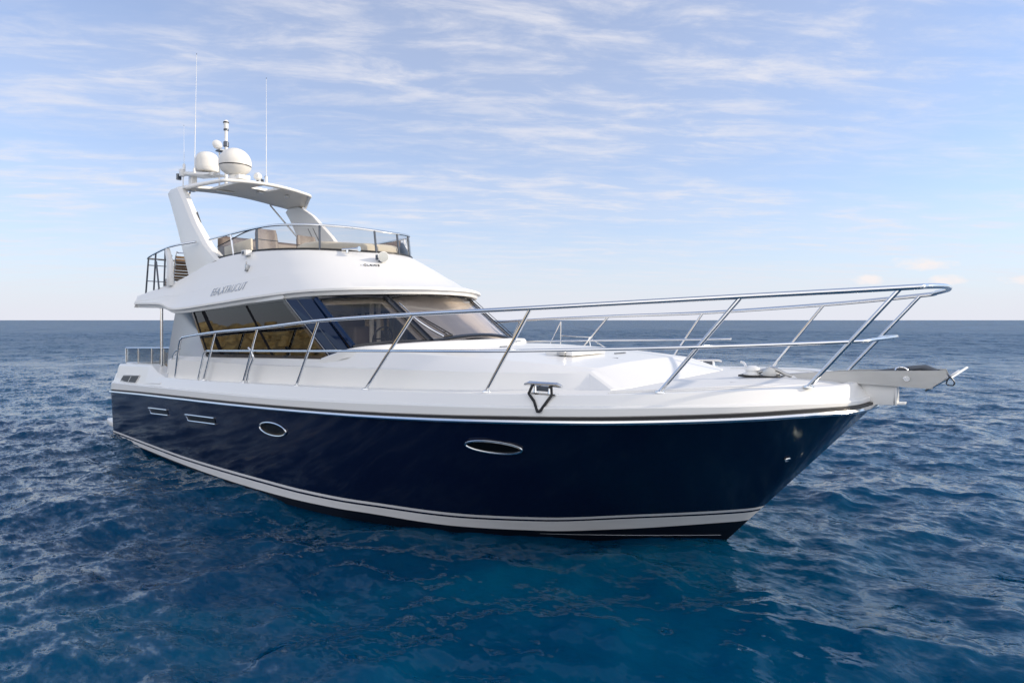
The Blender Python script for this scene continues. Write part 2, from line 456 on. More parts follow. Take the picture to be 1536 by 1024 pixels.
# stern: raised quarter coamings, cockpit, transom top
for sg in (-1, 1):
    c_ = MB()
    prof = [(0.0, 1.20, 1.60), (0.10, 1.22, 1.66), (1.2, 1.3, 1.70), (2.05, 1.35, 1.735), (2.2, 1.37, 1.72), (2.55, 1.40, 1.60), (2.95, 1.42, 1.535)]
    ring = []
    for x, zb, zt in prof:
        yo = rubY(x) - 0.045
        yt = rubY(x) - 0.13
        ring.append([(x, sg*yo, zb), (x + (0.16 if x < .05 else 0), sg*(yt), zt-.035), (x + (0.17 if x < .05 else 0), sg*(yt-0.03), zt), (x + (0.17 if x < .05 else 0), sg*(yt-0.28), zt), (x + (0.17 if x < .05 else 0), sg*(yt-0.31), zt-0.03), (x, sg*(yt-0.31), 1.0)])
    c_.loft(ring, cap=(True, True))
    q = c_.build('quarter_coaming', M['gel'], yacht, angle=25)
    if sg < 0:
        vm = MB()
        def sp(x, z, off):           # point on the coaming's outer face
            zb = np.interp(x, [0, 2.95], [1.2, 1.42]); zt = np.interp(x, [0, 1.2, 2.05], [1.57, 1.665, 1.70])
            t = (z - zb)/(zt - zb)
            return (x, -(rubY(x) - 0.045 - 0.085*t) - off, z)
        def quad(xa, za, xb, zb2, xc, zc2, xd, zd, off, m):
            vm.add([sp(xa, za, off), sp(xb, zb2, off), sp(xc, zc2, off), sp(xd, zd, off)], [(0, 1, 2, 3)], m)
        quad(0.44, 1.29, 1.55, 1.345, 1.68, 1.49, 0.58, 1.43, 0.006, 0)
        quad(0.40, 1.265, 0.44, 1.29, 0.58, 1.43, 0.56, 1.44, 0.008, 1)
        for a in (1.00,): quad(a, 1.315, a+.035, 1.318, a+.16, 1.455, a+.125, 1.452, 0.010, 1)
        for k in range(6):
            a = 0.50 + k*0.02
            z0 = 1.30 + k*0.022
            quad(0.47+k*.022, z0, 0.97+k*.022, z0+.022, 0.975+k*.022, z0+.030, 0.475+k*.022, z0+.008, 0.011, 2)
            quad(1.06+k*.022, z0+.026, 1.50+k*.022, z0+.044, 1.505+k*.022, z0+.052, 1.065+k*.022, z0+.034, 0.011, 2)
        vm.tube([sp(1.55, 1.345, .008), sp(1.70, 1.51, .008)], 0.009, seg=6, mat=1)
        vm.tube([sp(0.62, 1.45, .008), sp(1.70, 1.50, .008)], 0.010, seg=6, mat=3)
        vm.tube([sp(0.42, 1.28, .008), sp(1.55, 1.335, .008)], 0.008, seg=6, mat=3)
        tag(vm.build('engine_vent', [M['vent'], M['gel'], M['black'], M['gel']], q), 'slanted dark grey vent set in the stern quarter')
tb = MB().box((0.20, 0, 1.42), (0.34, 3.6, 0.52)).box((1.6, 0, 0.80), (2.9, 3.6, 0.04))
tb.box((0.17, 0, 1.14), (0.30, 4.1, 0.16))
tb.build('transom_bulkhead', M['gel'], yacht, bevel=0.02)
sp_ = MB()
pl = [(0, -2.0), (-0.45, -1.97), (-0.85, -1.88), (-1.02, -1.6), (-1.06, 0)]
pl = pl + [(x, -y) for x, y in pl[-2::-1]]
sp_.prism([(x, y, 0.20) for x, y in pl], (0, 0, 0.12))
sp_.build('swim_platform', M['gel'], yacht, bevel=0.02)

# stern rail with glass panels and the settee behind it
sr = MB()
sr.tube([(0.08, -1.80, 1.69), (0.07, -1.80, 2.02), (2.5, -1.80, 2.085)], 0.016, seg=8)
stern_rail = sr.build('stern_rail', M['steel'], yacht)
for x in (0.75, 1.45, 2.05):
    MB().tube([(x, -1.80, 1.69), (x, -1.80, 2.035 + x*.02)], 0.011, seg=8).build('rail_post', M['steel'], stern_rail)
MB().prism([(0.10, -1.80, 1.71), (2.46, -1.80, 1.74), (2.46, -1.80, 2.07), (0.10, -1.80, 2.0)], (0, 0.008, 0)).build('glass_panel', M['sternglass'], stern_rail)
parts('cockpit_settee', M['tan'], yacht, [B((1.0, 1.15, 1.52), (1.5, 0.65, 1.0)), B((0.9, -0.8, 1.45), (0.5, 1.1, 0.92)), B((1.75, -0.6, 1.45), (0.5, 0.9, 0.90))], bevel=0.06, bseg=3)

# ------------------------------------------------------------------ trunk cabin (raised foredeck)
tX = [3.0, 4.2, 6.5, 8.0, 8.6, 9.2, 10.0, 10.9, 11.6, 12.10, 12.19]
kY = pchip([3.0, 9.5, 10.9, 11.6, 12.19], [2.07, 2.06, 1.98, 1.80, 1.50])
kZ = pchip([3.0, 4.2, 6.5, 9.2, 10.9, 12.19], [1.90, 1.92, 1.945, 2.02, 2.065, 2.085])
bY = pchip([3.0, 9.5, 10.9, 11.6, 12.35], [2.12, 2.12, 2.07, 1.95, 1.76])
tY = pchip([3.0, 8.0, 9.2, 10.5, 11.6, 12.19], [1.96, 1.95, 1.86, 1.74, 1.58, 1.36])
tZ = pchip([3.0, 4.2, 6.5, 7.9, 8.5, 9.3, 10.2, 11.2, 12.19], [1.97, 1.985, 2.03, 2.08, 2.20, 2.235, 2.215, 2.17, 2.115])
def trunk_ring(x):
    xb = x + 0.16*max(0, (x - 11.2)/1.0)
    h = []
    h += [(xb, -bY(xb), deckZ(x) - 0.09), (xb, -bY(xb)+.01, deckZ(x)-0.03)]
    h += [(x, -kY(x) - 0.035, kZ(x) - 0.016), (x, -kY(x)+0.008, kZ(x) + 0.004)]
    h += [(x, -tY(x) - 0.02, tZ(x) - 0.016), (x, -tY(x) + 0.03, tZ(x))]
    cz = tZ(x) + 0.035
    h += [(x, -tY(x)*0.5, tZ(x) + 0.028), (x, 0, cz)]
    return h + [(a, -b, c) for a, b, c in h[-2::-1]]
xs_t = sorted(set(tX + list(np.linspace(3.0, 12.19, 40))))
tk = MB().loft([trunk_ring(x) for x in xs_t])
# forward facet with chamfered corners
end = trunk_ring(12.19)
n_t = len(end)
fr = []
for i, p in enumerate(end):
    y = p[1]
    tab = {0: (12.56, 1.74, 1.84), 1: (12.56, 1.735, 1.90), 2: (12.565, 1.72, 1.932), 3: (12.59, 1.68, 1.934), 4: (12.66, 1.47, 1.94), 5: (12.67, 1.40, 1.942), 6: (12.71, 0.70, 1.95)}
    k = min(i, n_t-1-i)
    if k in tab: fr_p = (tab[k][0], math.copysign(tab[k][1], y), tab[k][2])
    else: fr_p = (12.72, 0.0, 1.952)
    fr.append(fr_p)
lowr = [(x, y, z - 0.12) for x, y, z in fr]
tk.loft([end, fr, lowr])
trunk = tk.build('trunk_cabin', M['gel'], yacht, angle=11)

# moulded lip around the foot of the windshield
lipc = [(7.86, -1.985, 2.095), (8.15, -1.985, 2.17), (8.55, -1.94, 2.265), (8.95, -1.62, 2.31), (9.32, -1.08, 2.345), (9.52, -0.5, 2.355), (9.56, 0, 2.357)]
lip = both(spline(lipc, 6))
def shrink(path, k, dz=0, cx=7.5):
    return [(cx + (x-cx)*k if x > cx else x, y*k, z+dz) for x, y, z in path]
lp = MB().loft([shrink(lip, 1.015, -0.13), shrink(lip, 1.012, -0.03), shrink(lip, 1.0, -0.004), shrink(lip, 0.985, 0.0), shrink(lip, 0.94, 0.004), shrink(lip, 0.90, -0.05)])
lp.build('windshield_lip', M['gel'], trunk, angle=28)
# deck hatch and little vents on the trunk top
hh = MB().box((11.28, -0.33, 2.225), (0.42, 0.86, 0.055))
hh.build('deck_hatch', M['gel'], trunk, bevel=0.012)
parts('hatch_hinge', M['brushed'], trunk, [B((11.33, -0.72, 2.235), (0.12, 0.16, 0.07)), B((11.43, -0.50, 2.235), (0.1, 0.14, 0.06))], bevel=0.01)
parts('grab_pad', M['darksteel'], trunk, [B((11.55, 0.42, 2.19), (0.03, 0.3, 0.012)), B((11.85, -0.3, 2.165), (0.10, 0.012, 0.008)), B((9.95, -0.25, 2.26), (0.02, 0.16, 0.02))])
parts('washer_nozzle', M['steel'], trunk, [B((9.56, 0.62, 2.31), (0.012, 0.14, 0.02)), B((9.545, -0.35, 2.30), (0.016, 0.02, 0.09))])

# ------------------------------------------------------------------ deckhouse walls with side windows
def ywall(z): return 1.965 - 0.02*(z - 2.0)
for sg in (-1, 1):
    w = MB()
    def W(x, z, d=0.0): return (x, sg*(ywall(z) - d), z)
    # outer skin around the window opening (window: A aft-bottom, B fwd-bottom, C fwd-top, D aft-top)
    A_, B_, C_, D_ = (4.28, 2.005), (7.98, 2.105), (6.78, 2.985), (3.66, 2.825)
    aft = [(2.60, 1.50), (2.62, 1.75), (2.74, 2.25), (2.95, 2.86)]
    skin = [[W(2.60, 1.50), W(4.28, 1.50), W(*A_), W(2.66, 2.0)],
            [W(2.66, 2.0), W(*A_), W(*D_), W(2.95, 2.86)],
            [W(2.95, 2.86), W(*D_), W(3.66, 2.98), W(2.97, 2.96)],
            [W(*D_), W(*C_), W(6.78, 3.06), W(3.66, 2.98)],
            [W(4.28, 1.5), W(7.98, 1.5), W(*B_), W(*A_)]]
    for q in skin: w.prism(q, (0, -sg*0.05, 0))
    wall = w.build('deckhouse_wall', M['gel'], yacht)
    # frame and glass
    fm = MB()
    def bar(a, b, wd, dep=0.03, off=-0.006):
        a2, b2 = Vector((a[0], 0, a[1])), Vector((b[0], 0, b[1]))
        d = (b2 - a2).normalized(); nn = Vector((-d.z, 0, d.x))*wd/2
        pts = [a2 - nn, b2 - nn, b2 + nn, a2 + nn]
        return [W(p.x, p.z, off) for p in pts], (0, -sg*dep, 0)
    for a, b, wd in ((A_, B_, .045), (B_, C_, .05), (C_, D_, .035), (D_, A_, .05)):
        fm.prism(*bar(a, b, wd))
    fm.build('window_frame', M['blackgloss'], wall)
    def lerp(p, q, t): return (p[0] + (q[0]-p[0])*t, p[1] + (q[1]-p[1])*t)
    cuts = [0.0, 0.155, 0.60, 1.0]
    topc = [0.0, 0.125, 0.625, 1.0]
    for k in range(3):
        poly = [lerp(A_, B_, cuts[k]+.004), lerp(A_, B_, cuts[k+1]-.004), lerp(D_, C_, topc[k+1]-.004), lerp(D_, C_, topc[k]+.004)]
        MB().prism([W(*p, 0.012) for p in poly], (0, -sg*0.006, 0)).build('side_window_pane', M['sideglass'], wall)
    for k in (1, 2):
        MB().prism(*bar(lerp(A_, B_, cuts[k]), lerp(D_, C_, topc[k]), .05 if k == 2 else 0.10, dep=0.02, off=0.008)).build('window_post', M['matteblack'], wall)
    # forward quarter panel in dark blue gloss, up to the windshield pillar
    qp = [W(8.02, 2.11, 0.004), W(8.40, 2.235, 0.05), W(7.40, 2.99, 0.10), W(6.82, 2.985, 0.004)]
    qp = [(x, y, z) for x, y, z in qp]
    pn = MB().prism(qp, (0, -sg*0.03, 0)).build('quarter_panel', M['bluegloss'], wall)
    MB().tube([(8.22, sg*(ywall(2.2)-.02), 2.185), (7.10, sg*(ywall(2.98)-.045), 2.985)], 0.008, seg=6).build('panel_trim', M['darksteel'], wall)
    MB().tube([(8.04, sg*(ywall(2.12)+.004), 2.125), (6.85, sg*(ywall(2.98)+.004), 2.985)], 0.006, seg=6).build('panel_trim', M['brushed'], wall)
# aft bulkhead with glass doors
ab = MB()
for y0, y1 in ((-1.93, -1.25), (-0.08, 0.08), (1.25, 1.93)):
    ab.box((2.95, (y0+y1)/2, 2.15), (0.05, y1-y0, 1.45))
ab.box((2.95, 0, 2.82), (0.05, 2.5, 0.14)).box((2.95, 0, 1.45), (0.05, 2.5, 0.12))
ab.build('aft_bulkhead', M['gel'], yacht)

# ------------------------------------------------------------------ windshield: three panes
WB = {'o': (8.47, 1.87, 2.275), 'm': (9.14, 1.00, 2.335), 'c': (9.40, 0, 2.35)}
WT = {'o': (7.46, 1.80, 2.985), 'm': (8.13, 1.02, 3.03), 'c': (8.36, 0, 3.05)}
def P3(d, k, sg): x, y, z = d[k]; return Vector((x, sg*y, z))
wsroot = MB()
frame_paths = []
def pane_surf(bl, br, tl, tr, bulge, n=8):
    g = []
    for i in range(n+1):
        t = i/n; row = []
        for j in range(n+1):
            s = j/n
            p = bl.lerp(br, s).lerp(tl.lerp(tr, s), t)
            p += Vector((0.75, 0, 0.55)) * bulge * (1 - (2*s-1)**2)
            row.append(p)
        g.append(row)
    return g
so, sm1, pm1, po = [(P3(WB, k, s), P3(WT, k, s)) for k, s in (('o', -1), ('m', -1), ('m', 1), ('o', 1))]
panes = [(so, sm1, 0.05), (sm1, pm1, 0.16), (pm1, po, 0.05)]
wf = MB()
cb = (so[0], sm1[0], pm1[0], po[0])
bot = [p for (a, b, bu) in panes for p in pane_surf(a[0], b[0], a[1], b[1], bu)[0]]
top = [p for (a, b, bu) in panes for p in pane_surf(a[0], b[0], a[1], b[1], bu)[-1]]
def ribbon(path, w, up=Vector((-0.6, 0, 0.8)), th=0.02):
    r_ = []
    for p in path:
        r_.append(p)
    return r_
wf.tube(bot, 0.030, seg=8)
wf.tube(top, 0.034, seg=8)
ws = wf.build('windshield_frame', M['blackgloss'], yacht)
for a, b in ((so[0], so[1]), (po[0], po[1])):
    MB().tube([a, b], 0.045 if a.y < 0 else 0.016, seg=8).build('windshield_pillar', M['bluegloss'] if a.y < 0 else M['blackgloss'], ws)
for a, b in ((sm1[0], sm1[1]), (pm1[0], pm1[1])):
    o_ = Vector((0.012, 0, 0.012))
    m_ = MB().tube([a+o_, b+o_], 0.036 if a.y < 0 else 0.014, seg=8)
    m_.tube([a+o_+Vector((0.055, .035*(1 if a.y > 0 else 1), 0.0)), b+o_+Vector((0.055, 0.035, 0.0))], 0.016 if a.y < 0 else 0.006, seg=6)
    m_.build('windshield_mullion', M['blackgloss'], ws)
for a, b, bu in panes:
    g = pane_surf(a[0], b[0], a[1], b[1], bu)
    MB().loft(g).build('windshield_pane', M['wsglass'], ws, merge=False)
# grey mesh covers hung inside the centre and port panes
for a, b, bu in panes[1:]:
    g = pane_surf(a[0], b[0], a[1], b[1], bu*0.9, 24)
    off = Vector((-0.09, 0, -0.05))
    g2 = []
    for i, row in enumerate(g):
        g2.append([p + off + Vector((0.012*math.sin(j*0.9 + i*0.25), 0, 0.010*math.cos(j*0.5 - i*0.4))) for j, p in enumerate(row)])
    MB().loft(g2).build('windshield_curtain', M['curtain'], ws, merge=False)
# pale lining round the inside of the starboard pane, and a lit cabin door behind it
a, b, bu = panes[0]
def inner(k, off):
    A0, B0, A1, B1 = a[0], b[0], a[1], b[1]
    cen = (A0 + B0 + A1 + B1)/4
    return [cen + (q - cen)*k + off for q in (A0, B0, B1, A1)]
o_ = Vector((-0.05, 0.03, -0.03))
r1, r2 = inner(0.99, o_), inner(0.86, o_*1.6)
MB().loft([r1 + [r1[0]], r2 + [r2[0]]]).build('pane_lining', M['dash'], ws)
dr_ = MB()
for y0, y1, z0, z1 in ((-0.55, -0.50, 1.6, 2.95), (0.05, 0.10, 1.6, 2.95), (-0.50, 0.05, 2.78, 2.84), (-0.50, 0.05, 2.30, 2.36)):
    dr_.box((5.9, (y0+y1)/2, (z0+z1)/2), (0.04, y1-y0, z1-z0))
dr_.build('saloon_door_frame', M['under'], yacht)
# wiper with its curved arm on the centre pane
def onpane(pn, s, t, lift):
    a, b, bu = pn
    p = a[0].lerp(b[0], s).lerp(a[1].lerp(b[1], s), t) + Vector((0.75, 0, 0.55))*bu*(1-(2*s-1)**2)
    return p + Vector((0.58, 0, 0.81))*lift
ct = panes[1]
wp = MB()
wp.tube(spline([onpane(ct, 0.125, 0.02, .03), onpane(ct, 0.07, 0.18, .05), onpane(ct, 0.04, 0.40, .05), onpane(ct, 0.045, 0.62, .045), onpane(ct, .05, .80, .03)], 5), [0.017]*14 + [0.013]*7, seg=8)
wiper = wp.build('wiper', M['steel'], yacht)
wb = MB()
wb.tube([onpane(ct, 0.21, 0.02, .025), onpane(ct, 0.17, 0.18, .03), onpane(ct, 0.09, 0.52, .03)], 0.010, seg=6)
wb.tube([onpane(ct, 0.17, 0.03, .03), onpane(ct, 0.135, 0.18, .035), onpane(ct, 0.075, 0.50, .035)], 0.008, seg=6)
wb.tube([onpane(ct, 0.21, 0.03, .025), onpane(ct, 0.125, 0.03, .03)], 0.014, seg=6)
wb.tube([onpane(ct, 0.19, 0.10, .025), onpane(ct, 0.155, 0.10, .03)], 0.009, seg=6)
wb.build('wiper_blade', M['black'], wiper)

# ------------------------------------------------------------------ saloon interior
it = MB().box((5.7, 0, 1.30), (5.6, 3.7, 0.05))
it.build('saloon_floor', M['wood'], yacht)
MB().box((8.35, 0, 2.12), (1.1, 3.3, 0.10), rot=(0, R(-4), 0)).build('dashboard', M['dash'], yacht, bevel=0.03)
parts('saloon_sofa', M['tan'], yacht, [MB().box((5.6, 1.50, 1.62), (2.6, 0.55, 0.60)).box((5.6, 1.72, 2.00), (2.6, 0.16, 0.36)), MB().box((4.8, -1.55, 1.55), (1.5, 0.5, 0.5)).box((4.8, -1.75, 1.9), (1.5, 0.14, 0.32))], bevel=0.06, bseg=3)
MB().box((7.15, -0.75, 1.95), (0.5, 0.55, 1.2)).box((6.95, -0.75, 2.45), (0.14, 0.55, 0.5)).build('lower_helm_seat', M['brown'], yacht, bevel=0.06, bseg=3)
parts('saloon_post', M['under'], yacht, [B((x, y, 2.3), (0.05, 0.05, 1.5)) for x, y in ((7.5, -0.75), (7.5, -0.60), (5.2, 0.9), (4.2, -0.9), (3.6, 1.0))])
MB().box((4.6, 1.0, 1.75), (0.9, 0.06, 1.0)).build('saloon_partition', M['under'], yacht)
for x0, x1, yy in ((3.2, 3.75, 1.86), (4.9, 5.5, 1.87), (6.6, 7.2, 1.84), (4.95, 5.35, -1.86)):
    pts = [(x0 + (x1-x0)*k/30, yy + 0.02*math.sin(k*1.3)) for k in range(31)]
    MB().loft([[(x, y, 2.05) for x, y in pts], [(x, y, 2.9) for x, y in pts]]).build('saloon_curtain', M['cream'], yacht)
sw = MB().tube([(7.78 + 0.10*math.sin(a)*.5, -0.75 + 0.2*math.cos(a), 2.35 + 0.2*math.sin(a)) for a in np.linspace(0, 2*math.pi, 25)[:-1]], 0.014, closed=True, seg=8)
sw.tube([(7.78, -0.95, 2.35), (7.78, -0.55, 2.35)], .012).tube([(7.78, -0.75, 2.35), (8.0, -0.75, 2.2)], .025)
sw.build('steering_wheel', M['black'], yacht)

# ------------------------------------------------------------------ flybridge shell
Bc = [(1.20, -2.05, 2.93), (2.45, -2.06, 2.90), (3.10, -2.05, 2.79), (4.6, -2.03, 2.87), (5.9, -2.01, 2.955), (7.1, -1.93, 3.02), (7.85, -1.62, 3.05), (8.30, -1.05, 3.07), (8.55, -.5, 3.08), (8.65, 0, 3.08)]
Cc = [(1.20, -1.98, 3.18), (2.45, -1.80, 3.42), (3.05, -1.68, 3.60), (3.85, -1.57, 3.84), (4.9, -1.53, 3.90), (5.75, -1.45, 3.89), (6.45, -1.18, 3.87), (6.9, -.75, 3.85), (7.17, -.35, 3.84), (7.25, 0, 3.84)]
def respath(ctrl, n=6):
    f = [pchip(range(len(ctrl)), [p[k] for p in ctrl]) for k in range(3)]
    m = (len(ctrl)-1)*n
    return both([(f[0](i/n), f[1](i/n) if i < m else 0.0, f[2](i/n)) for i in range(m+1)])
def smoothpath(ctrl, n=6): return both([tuple(p) for p in spline(ctrl, n)])
Bp, Cp = smoothpath(Bc), smoothpath(Cc)
nB = len(Bp)
def mixp(a, b, t): return tuple(a[k] + (b[k]-a[k])*t for k in range(3))
def ringmix(t, up=0.0, outw=0.0):
    o = []
    for a, b in zip(Bp, Cp):
        p = mixp(a, b, t)
        side = 1.0 if abs(a[1]) > 1.8 else abs(a[1])/1.8
        sgn = -1 if a[1] < 0 else 1
        o.append((p[0], p[1] + sgn*outw*side, p[2] + up))
    return o
def inset(path, d, dz=0):
    """move inboard in plan"""
    o = []
    for i, p in enumerate(path):
        a = path[max(i-1, 0)]; b = path[min(i+1, len(path)-1)]
        tx, ty = b[0]-a[0], b[1]-a[1]; l = math.hypot(tx, ty) or 1
        o.append((p[0] - ty/l*d, p[1] + tx/l*d, p[2] + dz))
    return o
soff = inset(Bp, 0.30, 0.035)
lip_low = inset(Bp, 0.075, 0.0)
fb = MB()
fb.loft([soff, lip_low, inset(Bp, 0.065, 0.006), inset(Bp, 0.055, 0.062), inset(Bp, 0.012, 0.066), inset(Bp, 0.0, 0.072), inset(Bp, 0.0, 0.105), inset(Bp, 0.018, 0.122),
         ringmix(0.24, .022), ringmix(0.42, 0.026, .016), ringmix(0.455, 0.020, 0.003), ringmix(0.65, .024), ringmix(0.85, .018), ringmix(0.96, .008), Cp, inset(Cp, 0.03, 0.012), inset(Cp, 0.09, 0.010), inset(Cp, 0.11, -0.02),
         [(x, y, 3.15) for x, y, z in inset(Cp, 0.14)]])
# aft face of the slab, soffit and floor
half = nB // 2
for path, z in ((soff, None), (None, 3.16)):
    src = soff if path is not None else [(x, y, 3.16) for x, y, _ in inset(Cp, 0.12)]
    for i in range(half):
        a, b = src[i], src[i+1]; c_, d_ = src[nB-2-i], src[nB-1-i]
        if i == half-1: fb.add([a, b, d_], [(0, 1, 2)])
        else: fb.add([a, b, c_, d_], [(0, 1, 2, 3)])
ra = [soff[0], lip_low[0], Bp[0], Cp[0], inset(Cp, 0.03, 0.012)[0], (1.2, Cp[0][1]+.12, 3.16)]
rb = [(x, -y, z) for x, y, z in ra]
fb.loft([ra, rb])
fly = fb.build('flybridge', M['gel'], yacht, angle=24)

# raised lettering on the flybridge side, and the small black mark under the spotlight
def lettering(name, txt, size, mat, parent, p0, p1, upv, push, shear=0.25, depth=0.004, squash=1.0):
    cu_ = bpy.data.curves.new(name, 'FONT'); cu_.body = txt; cu_.size = size; cu_.shear = shear; cu_.extrude = depth; cu_.offset = -0.006*size/0.3; cu_.space_character = 1.06
    o = bpy.data.objects.new(name + '_tmp', cu_); col.objects.link(o)
    dg = bpy.context.evaluated_depsgraph_get()
    me = bpy.data.meshes.new_from_object(o.evaluated_get(dg))
    bpy.data.objects.remove(o)
    xs = [v_.co.x for v_ in me.vertices]; wd = max(xs) - min(xs)
    p0, p1, upv = Vector(p0), Vector(p1), Vector(upv)
    e = (p1 - p0); k = e.length / wd
    ex = e.normalized(); nz_ = ex.cross(upv).normalized(); ey = nz_.cross(ex).normalized()
    for v_ in me.vertices:
        c = v_.co
        v_.co = p0 + ex*(c.x - min(xs))*k + ey*c.y*k*squash + nz_*(c.z + push)
    me.materials.clear(); me.materials.append(mat)
    ob = bpy.data.objects.new(name, me); col.objects.link(ob); ob.parent = parent
    return ob
def fbside(x, z):
    """y of the starboard flybridge side at x, z"""
    best = None
    for t in np.linspace(0.05, 0.95, 40):
        r_ = ringmix(t, .022)
        for i in range(half):
            if r_[i][0] <= x <= r_[i+1][0]:
                f = (x - r_[i][0])/(r_[i+1][0]-r_[i][0]); q = mixp(r_[i], r_[i+1], f)
                e = abs(q[2] - z)
                if best is None or e < best[0]: best = (e, q[1])
    return best[1]
a_ = (4.36, fbside(4.36, 3.10), 3.10); b_ = (5.52, fbside(5.52, 3.19), 3.19); c_ = (4.36, fbside(4.36, 3.35), 3.35)
lettering('lettering', 'EEA,XTRUCUT', 0.3, M['lettering'], fly, a_, b_, Vector(c_) - Vector(a_), 0.012, squash=1.35)

def fbfront(y, t):
    """point on the front face at lateral y"""
    r_ = ringmix(t, .024)
    for i in range(half-20, nB-1):
        if r_[i][1] <= y <= r_[i+1][1] and r_[i][0] > 5.5:
            f = (y - r_[i][1])/(r_[i+1][1]-r_[i][1] + 1e-9); return Vector(mixp(r_[i], r_[i+1], f))
p0, p1 = fbfront(-0.92, 0.60), fbfront(-0.66, 0.60)
upv = fbfront(-0.80, 0.70) - fbfront(-0.80, 0.56)
lettering('lettering', '- CLAWS', 0.1, M['black'], fly, p0, p1, upv, 0.008, shear=0, squash=1.3)

# spotlight and horn on the flybridge front
ps = fbfront(-0.52, 0.74)
lc = ps + Vector((0.05, 0.0, 0.075))
sl = MB().lathe([(0.045, -0.01), (0.040, 0.03), (0.02, 0.05)], ps, (0.45, 0, 0.9), seg=16)
sl.box(ps + Vector((-0.02, 0.0, 0.05)), (0.04, 0.15, 0.025)).box(lc + Vector((-0.06, -0.085, -0.01)), (0.05, 0.016, 0.09)).box(lc + Vector((-0.06, 0.085, -0.01)), (0.05, 0.016, 0.09))
spot = sl.build('spotlight', M['darksteel'], yacht, bevel=0.004)
ax = Vector((0.86, -0.46, -0.05)).normalized()
MB().lathe([(0.03, -0.12), (0.055, -0.10), (0.07, -0.04), (0.088, 0.04), (0.092, 0.05), (0.085, 0.052)], lc, ax, seg=28).build('spotlight_housing', M['gel'], spot)
MB().lathe([(0.083, 0.050), (0.06, 0.036), (0.02, 0.03)], lc + ax*0.004, ax, seg=28).build('lamp_lens', M['lens'], spot)
ph_ = fbfront(-0.83, 0.93)
hn = MB().tube([ph_ + Vector((0, 0, 0.0)), ph_ + Vector((0.0, 0, 0.06))], 0.02)
hn.tube([ph_ + Vector((-0.14, 0.0, 0.07)), ph_ + Vector((0.02, 0.02, 0.07)), ph_ + Vector((0.20, 0.05, 0.06)), ph_ + Vector((0.25, .06, 0.06))], [0.02, 0.016, 0.03, 0.045], seg=12)
hn.build('horn', M['steel'], yacht)
# little camera and side light on the flybridge side
MB().box((5.02, -1.60, 3.885), (0.16, 0.12, 0.10)).box((5.02, -1.667, 3.885), (0.09, 0.012, 0.07), mat=1).box((5.0, -1.55, 3.80), (0.05, 0.05, 0.1)).build('side_camera', [M['gel'], M['darksteel']], yacht, bevel=0.008)
ynl = fbside(5.27, 3.6)
MB().box((5.27, ynl - 0.03, 3.60), (0.05, 0.06, 0.10)).tube([(5.27, ynl - 0.045, 3.64), (5.27, ynl - 0.045, 3.71)], 0.014).box((5.27, ynl-.03, 3.545), (0.07, 0.07, 0.02), mat=1).build('side_light', [M['brushed'], M['black']], yacht, bevel=0.005)

# flybridge windscreen: base strip, acrylic, rail, posts
Rl = [(3.45, -1.52, 4.265), (4.1, -1.49, 4.305), (4.85, -1.46, 4.345), (5.6, -1.38, 4.365), (6.35, -1.10, 4.335), (6.82, -.72, 4.295), (7.06, -.33, 4.262), (7.12, 0, 4.25)]
Gb = [(3.80, -1.53, 3.86), (4.3, -1.51, 3.885), (4.9, -1.49, 3.915), (5.72, -1.41, 3.905), (6.42, -1.14, 3.885), (6.86, -.73, 3.865), (7.12, -.33, 3.855), (7.19, 0, 3.855)]
Gt = [(3.80, -1.53, 4.10), (4.1, -1.50, 4.17), (4.85, -1.46, 4.325), (5.6, -1.38, 4.345), (6.35, -1.10, 4.315), (6.82, -.72, 4.275), (7.06, -.33, 4.242), (7.12, 0, 4.23)]
RlS, GbS, GtS = smoothpath(Rl), smoothpath(Gb), smoothpath(Gt)
scr = MB().loft([GbS, GtS]).build('flybridge_windscreen', M['clearglass'], yacht, merge=False)
MB().loft([inset(GbS, -0.012, -0.01), inset(GbS, -0.010, 0.035), inset(GbS, 0.02, 0.035), inset(GbS, 0.02, -0.01)]).build('windscreen_gasket', M['black'], scr)
MB().tube(RlS, 0.021, seg=10).build('windscreen_rail', M['steel'], scr)
MB().tube(GtS[:16], 0.012, seg=6).build('glass_edge', M['black'], scr)
def at_idx(path, k): return Vector(path[k])
for k in (7, 14, 25, 36, 45, 52, 60):
    a, b = at_idx(GbS, k) + Vector((0, 0, -0.02)), at_idx(RlS, k)
    MB().tube([a, b], 0.019, seg=8).build('screen_post', M['darksteel'] if k != 7 else M['steel'], scr)

# helm seats, bench and covered console up on the flybridge
def seat(x, y, w, top, name='helm_seat', lean=0.10):
    s_ = MB()
    s_.box((x+.20, y, 3.78), (0.50, w, 0.16)).box((x+.20, y, 3.45), (0.12, 0.12, 0.55))
    o = s_.build(name, M['brown'], yacht, bevel=0.05, bseg=3)
    prof = []
    n = 12
    for t, f in ((0, .0), (.08, .5), (.5, 1.0), (.85, .85), (1, .35)):
        z = 3.82 + (top - 3.82)*t
        xx = x - 0.05 - lean*t
        th = 0.06 + 0.03*f
        prof.append([(xx + th*math.cos(a) + 0.10*(math.sin(a)*0.9)**2, y + w/2*(0.80+.2*f)*math.sin(a), z) for a in np.linspace(0, 2*math.pi, 25)[:-1]])
    MB().loft(prof, closed=True, cap=(True, True)).build('seat_back', M['brown'], o)
    pp = MB()
    for t in (0.35, 0.68):
        z = 3.82 + (top-3.82)*t; xx = x - 0.05 - lean*t
        pp.tube([(xx + 0.094*math.cos(a) + 0.10*(math.sin(a)*0.9)**2, y + w/2*math.sin(a)*1.005, z) for a in np.linspace(0, 2*math.pi, 25)[:-1]], 0.008, closed=True, seg=6)
    pp.build('seat_piping', M['black'], o)
    return o
seat(4.05, -0.62, 0.50, 4.53)
seat(4.00, 0.35, 0.50, 4.50)
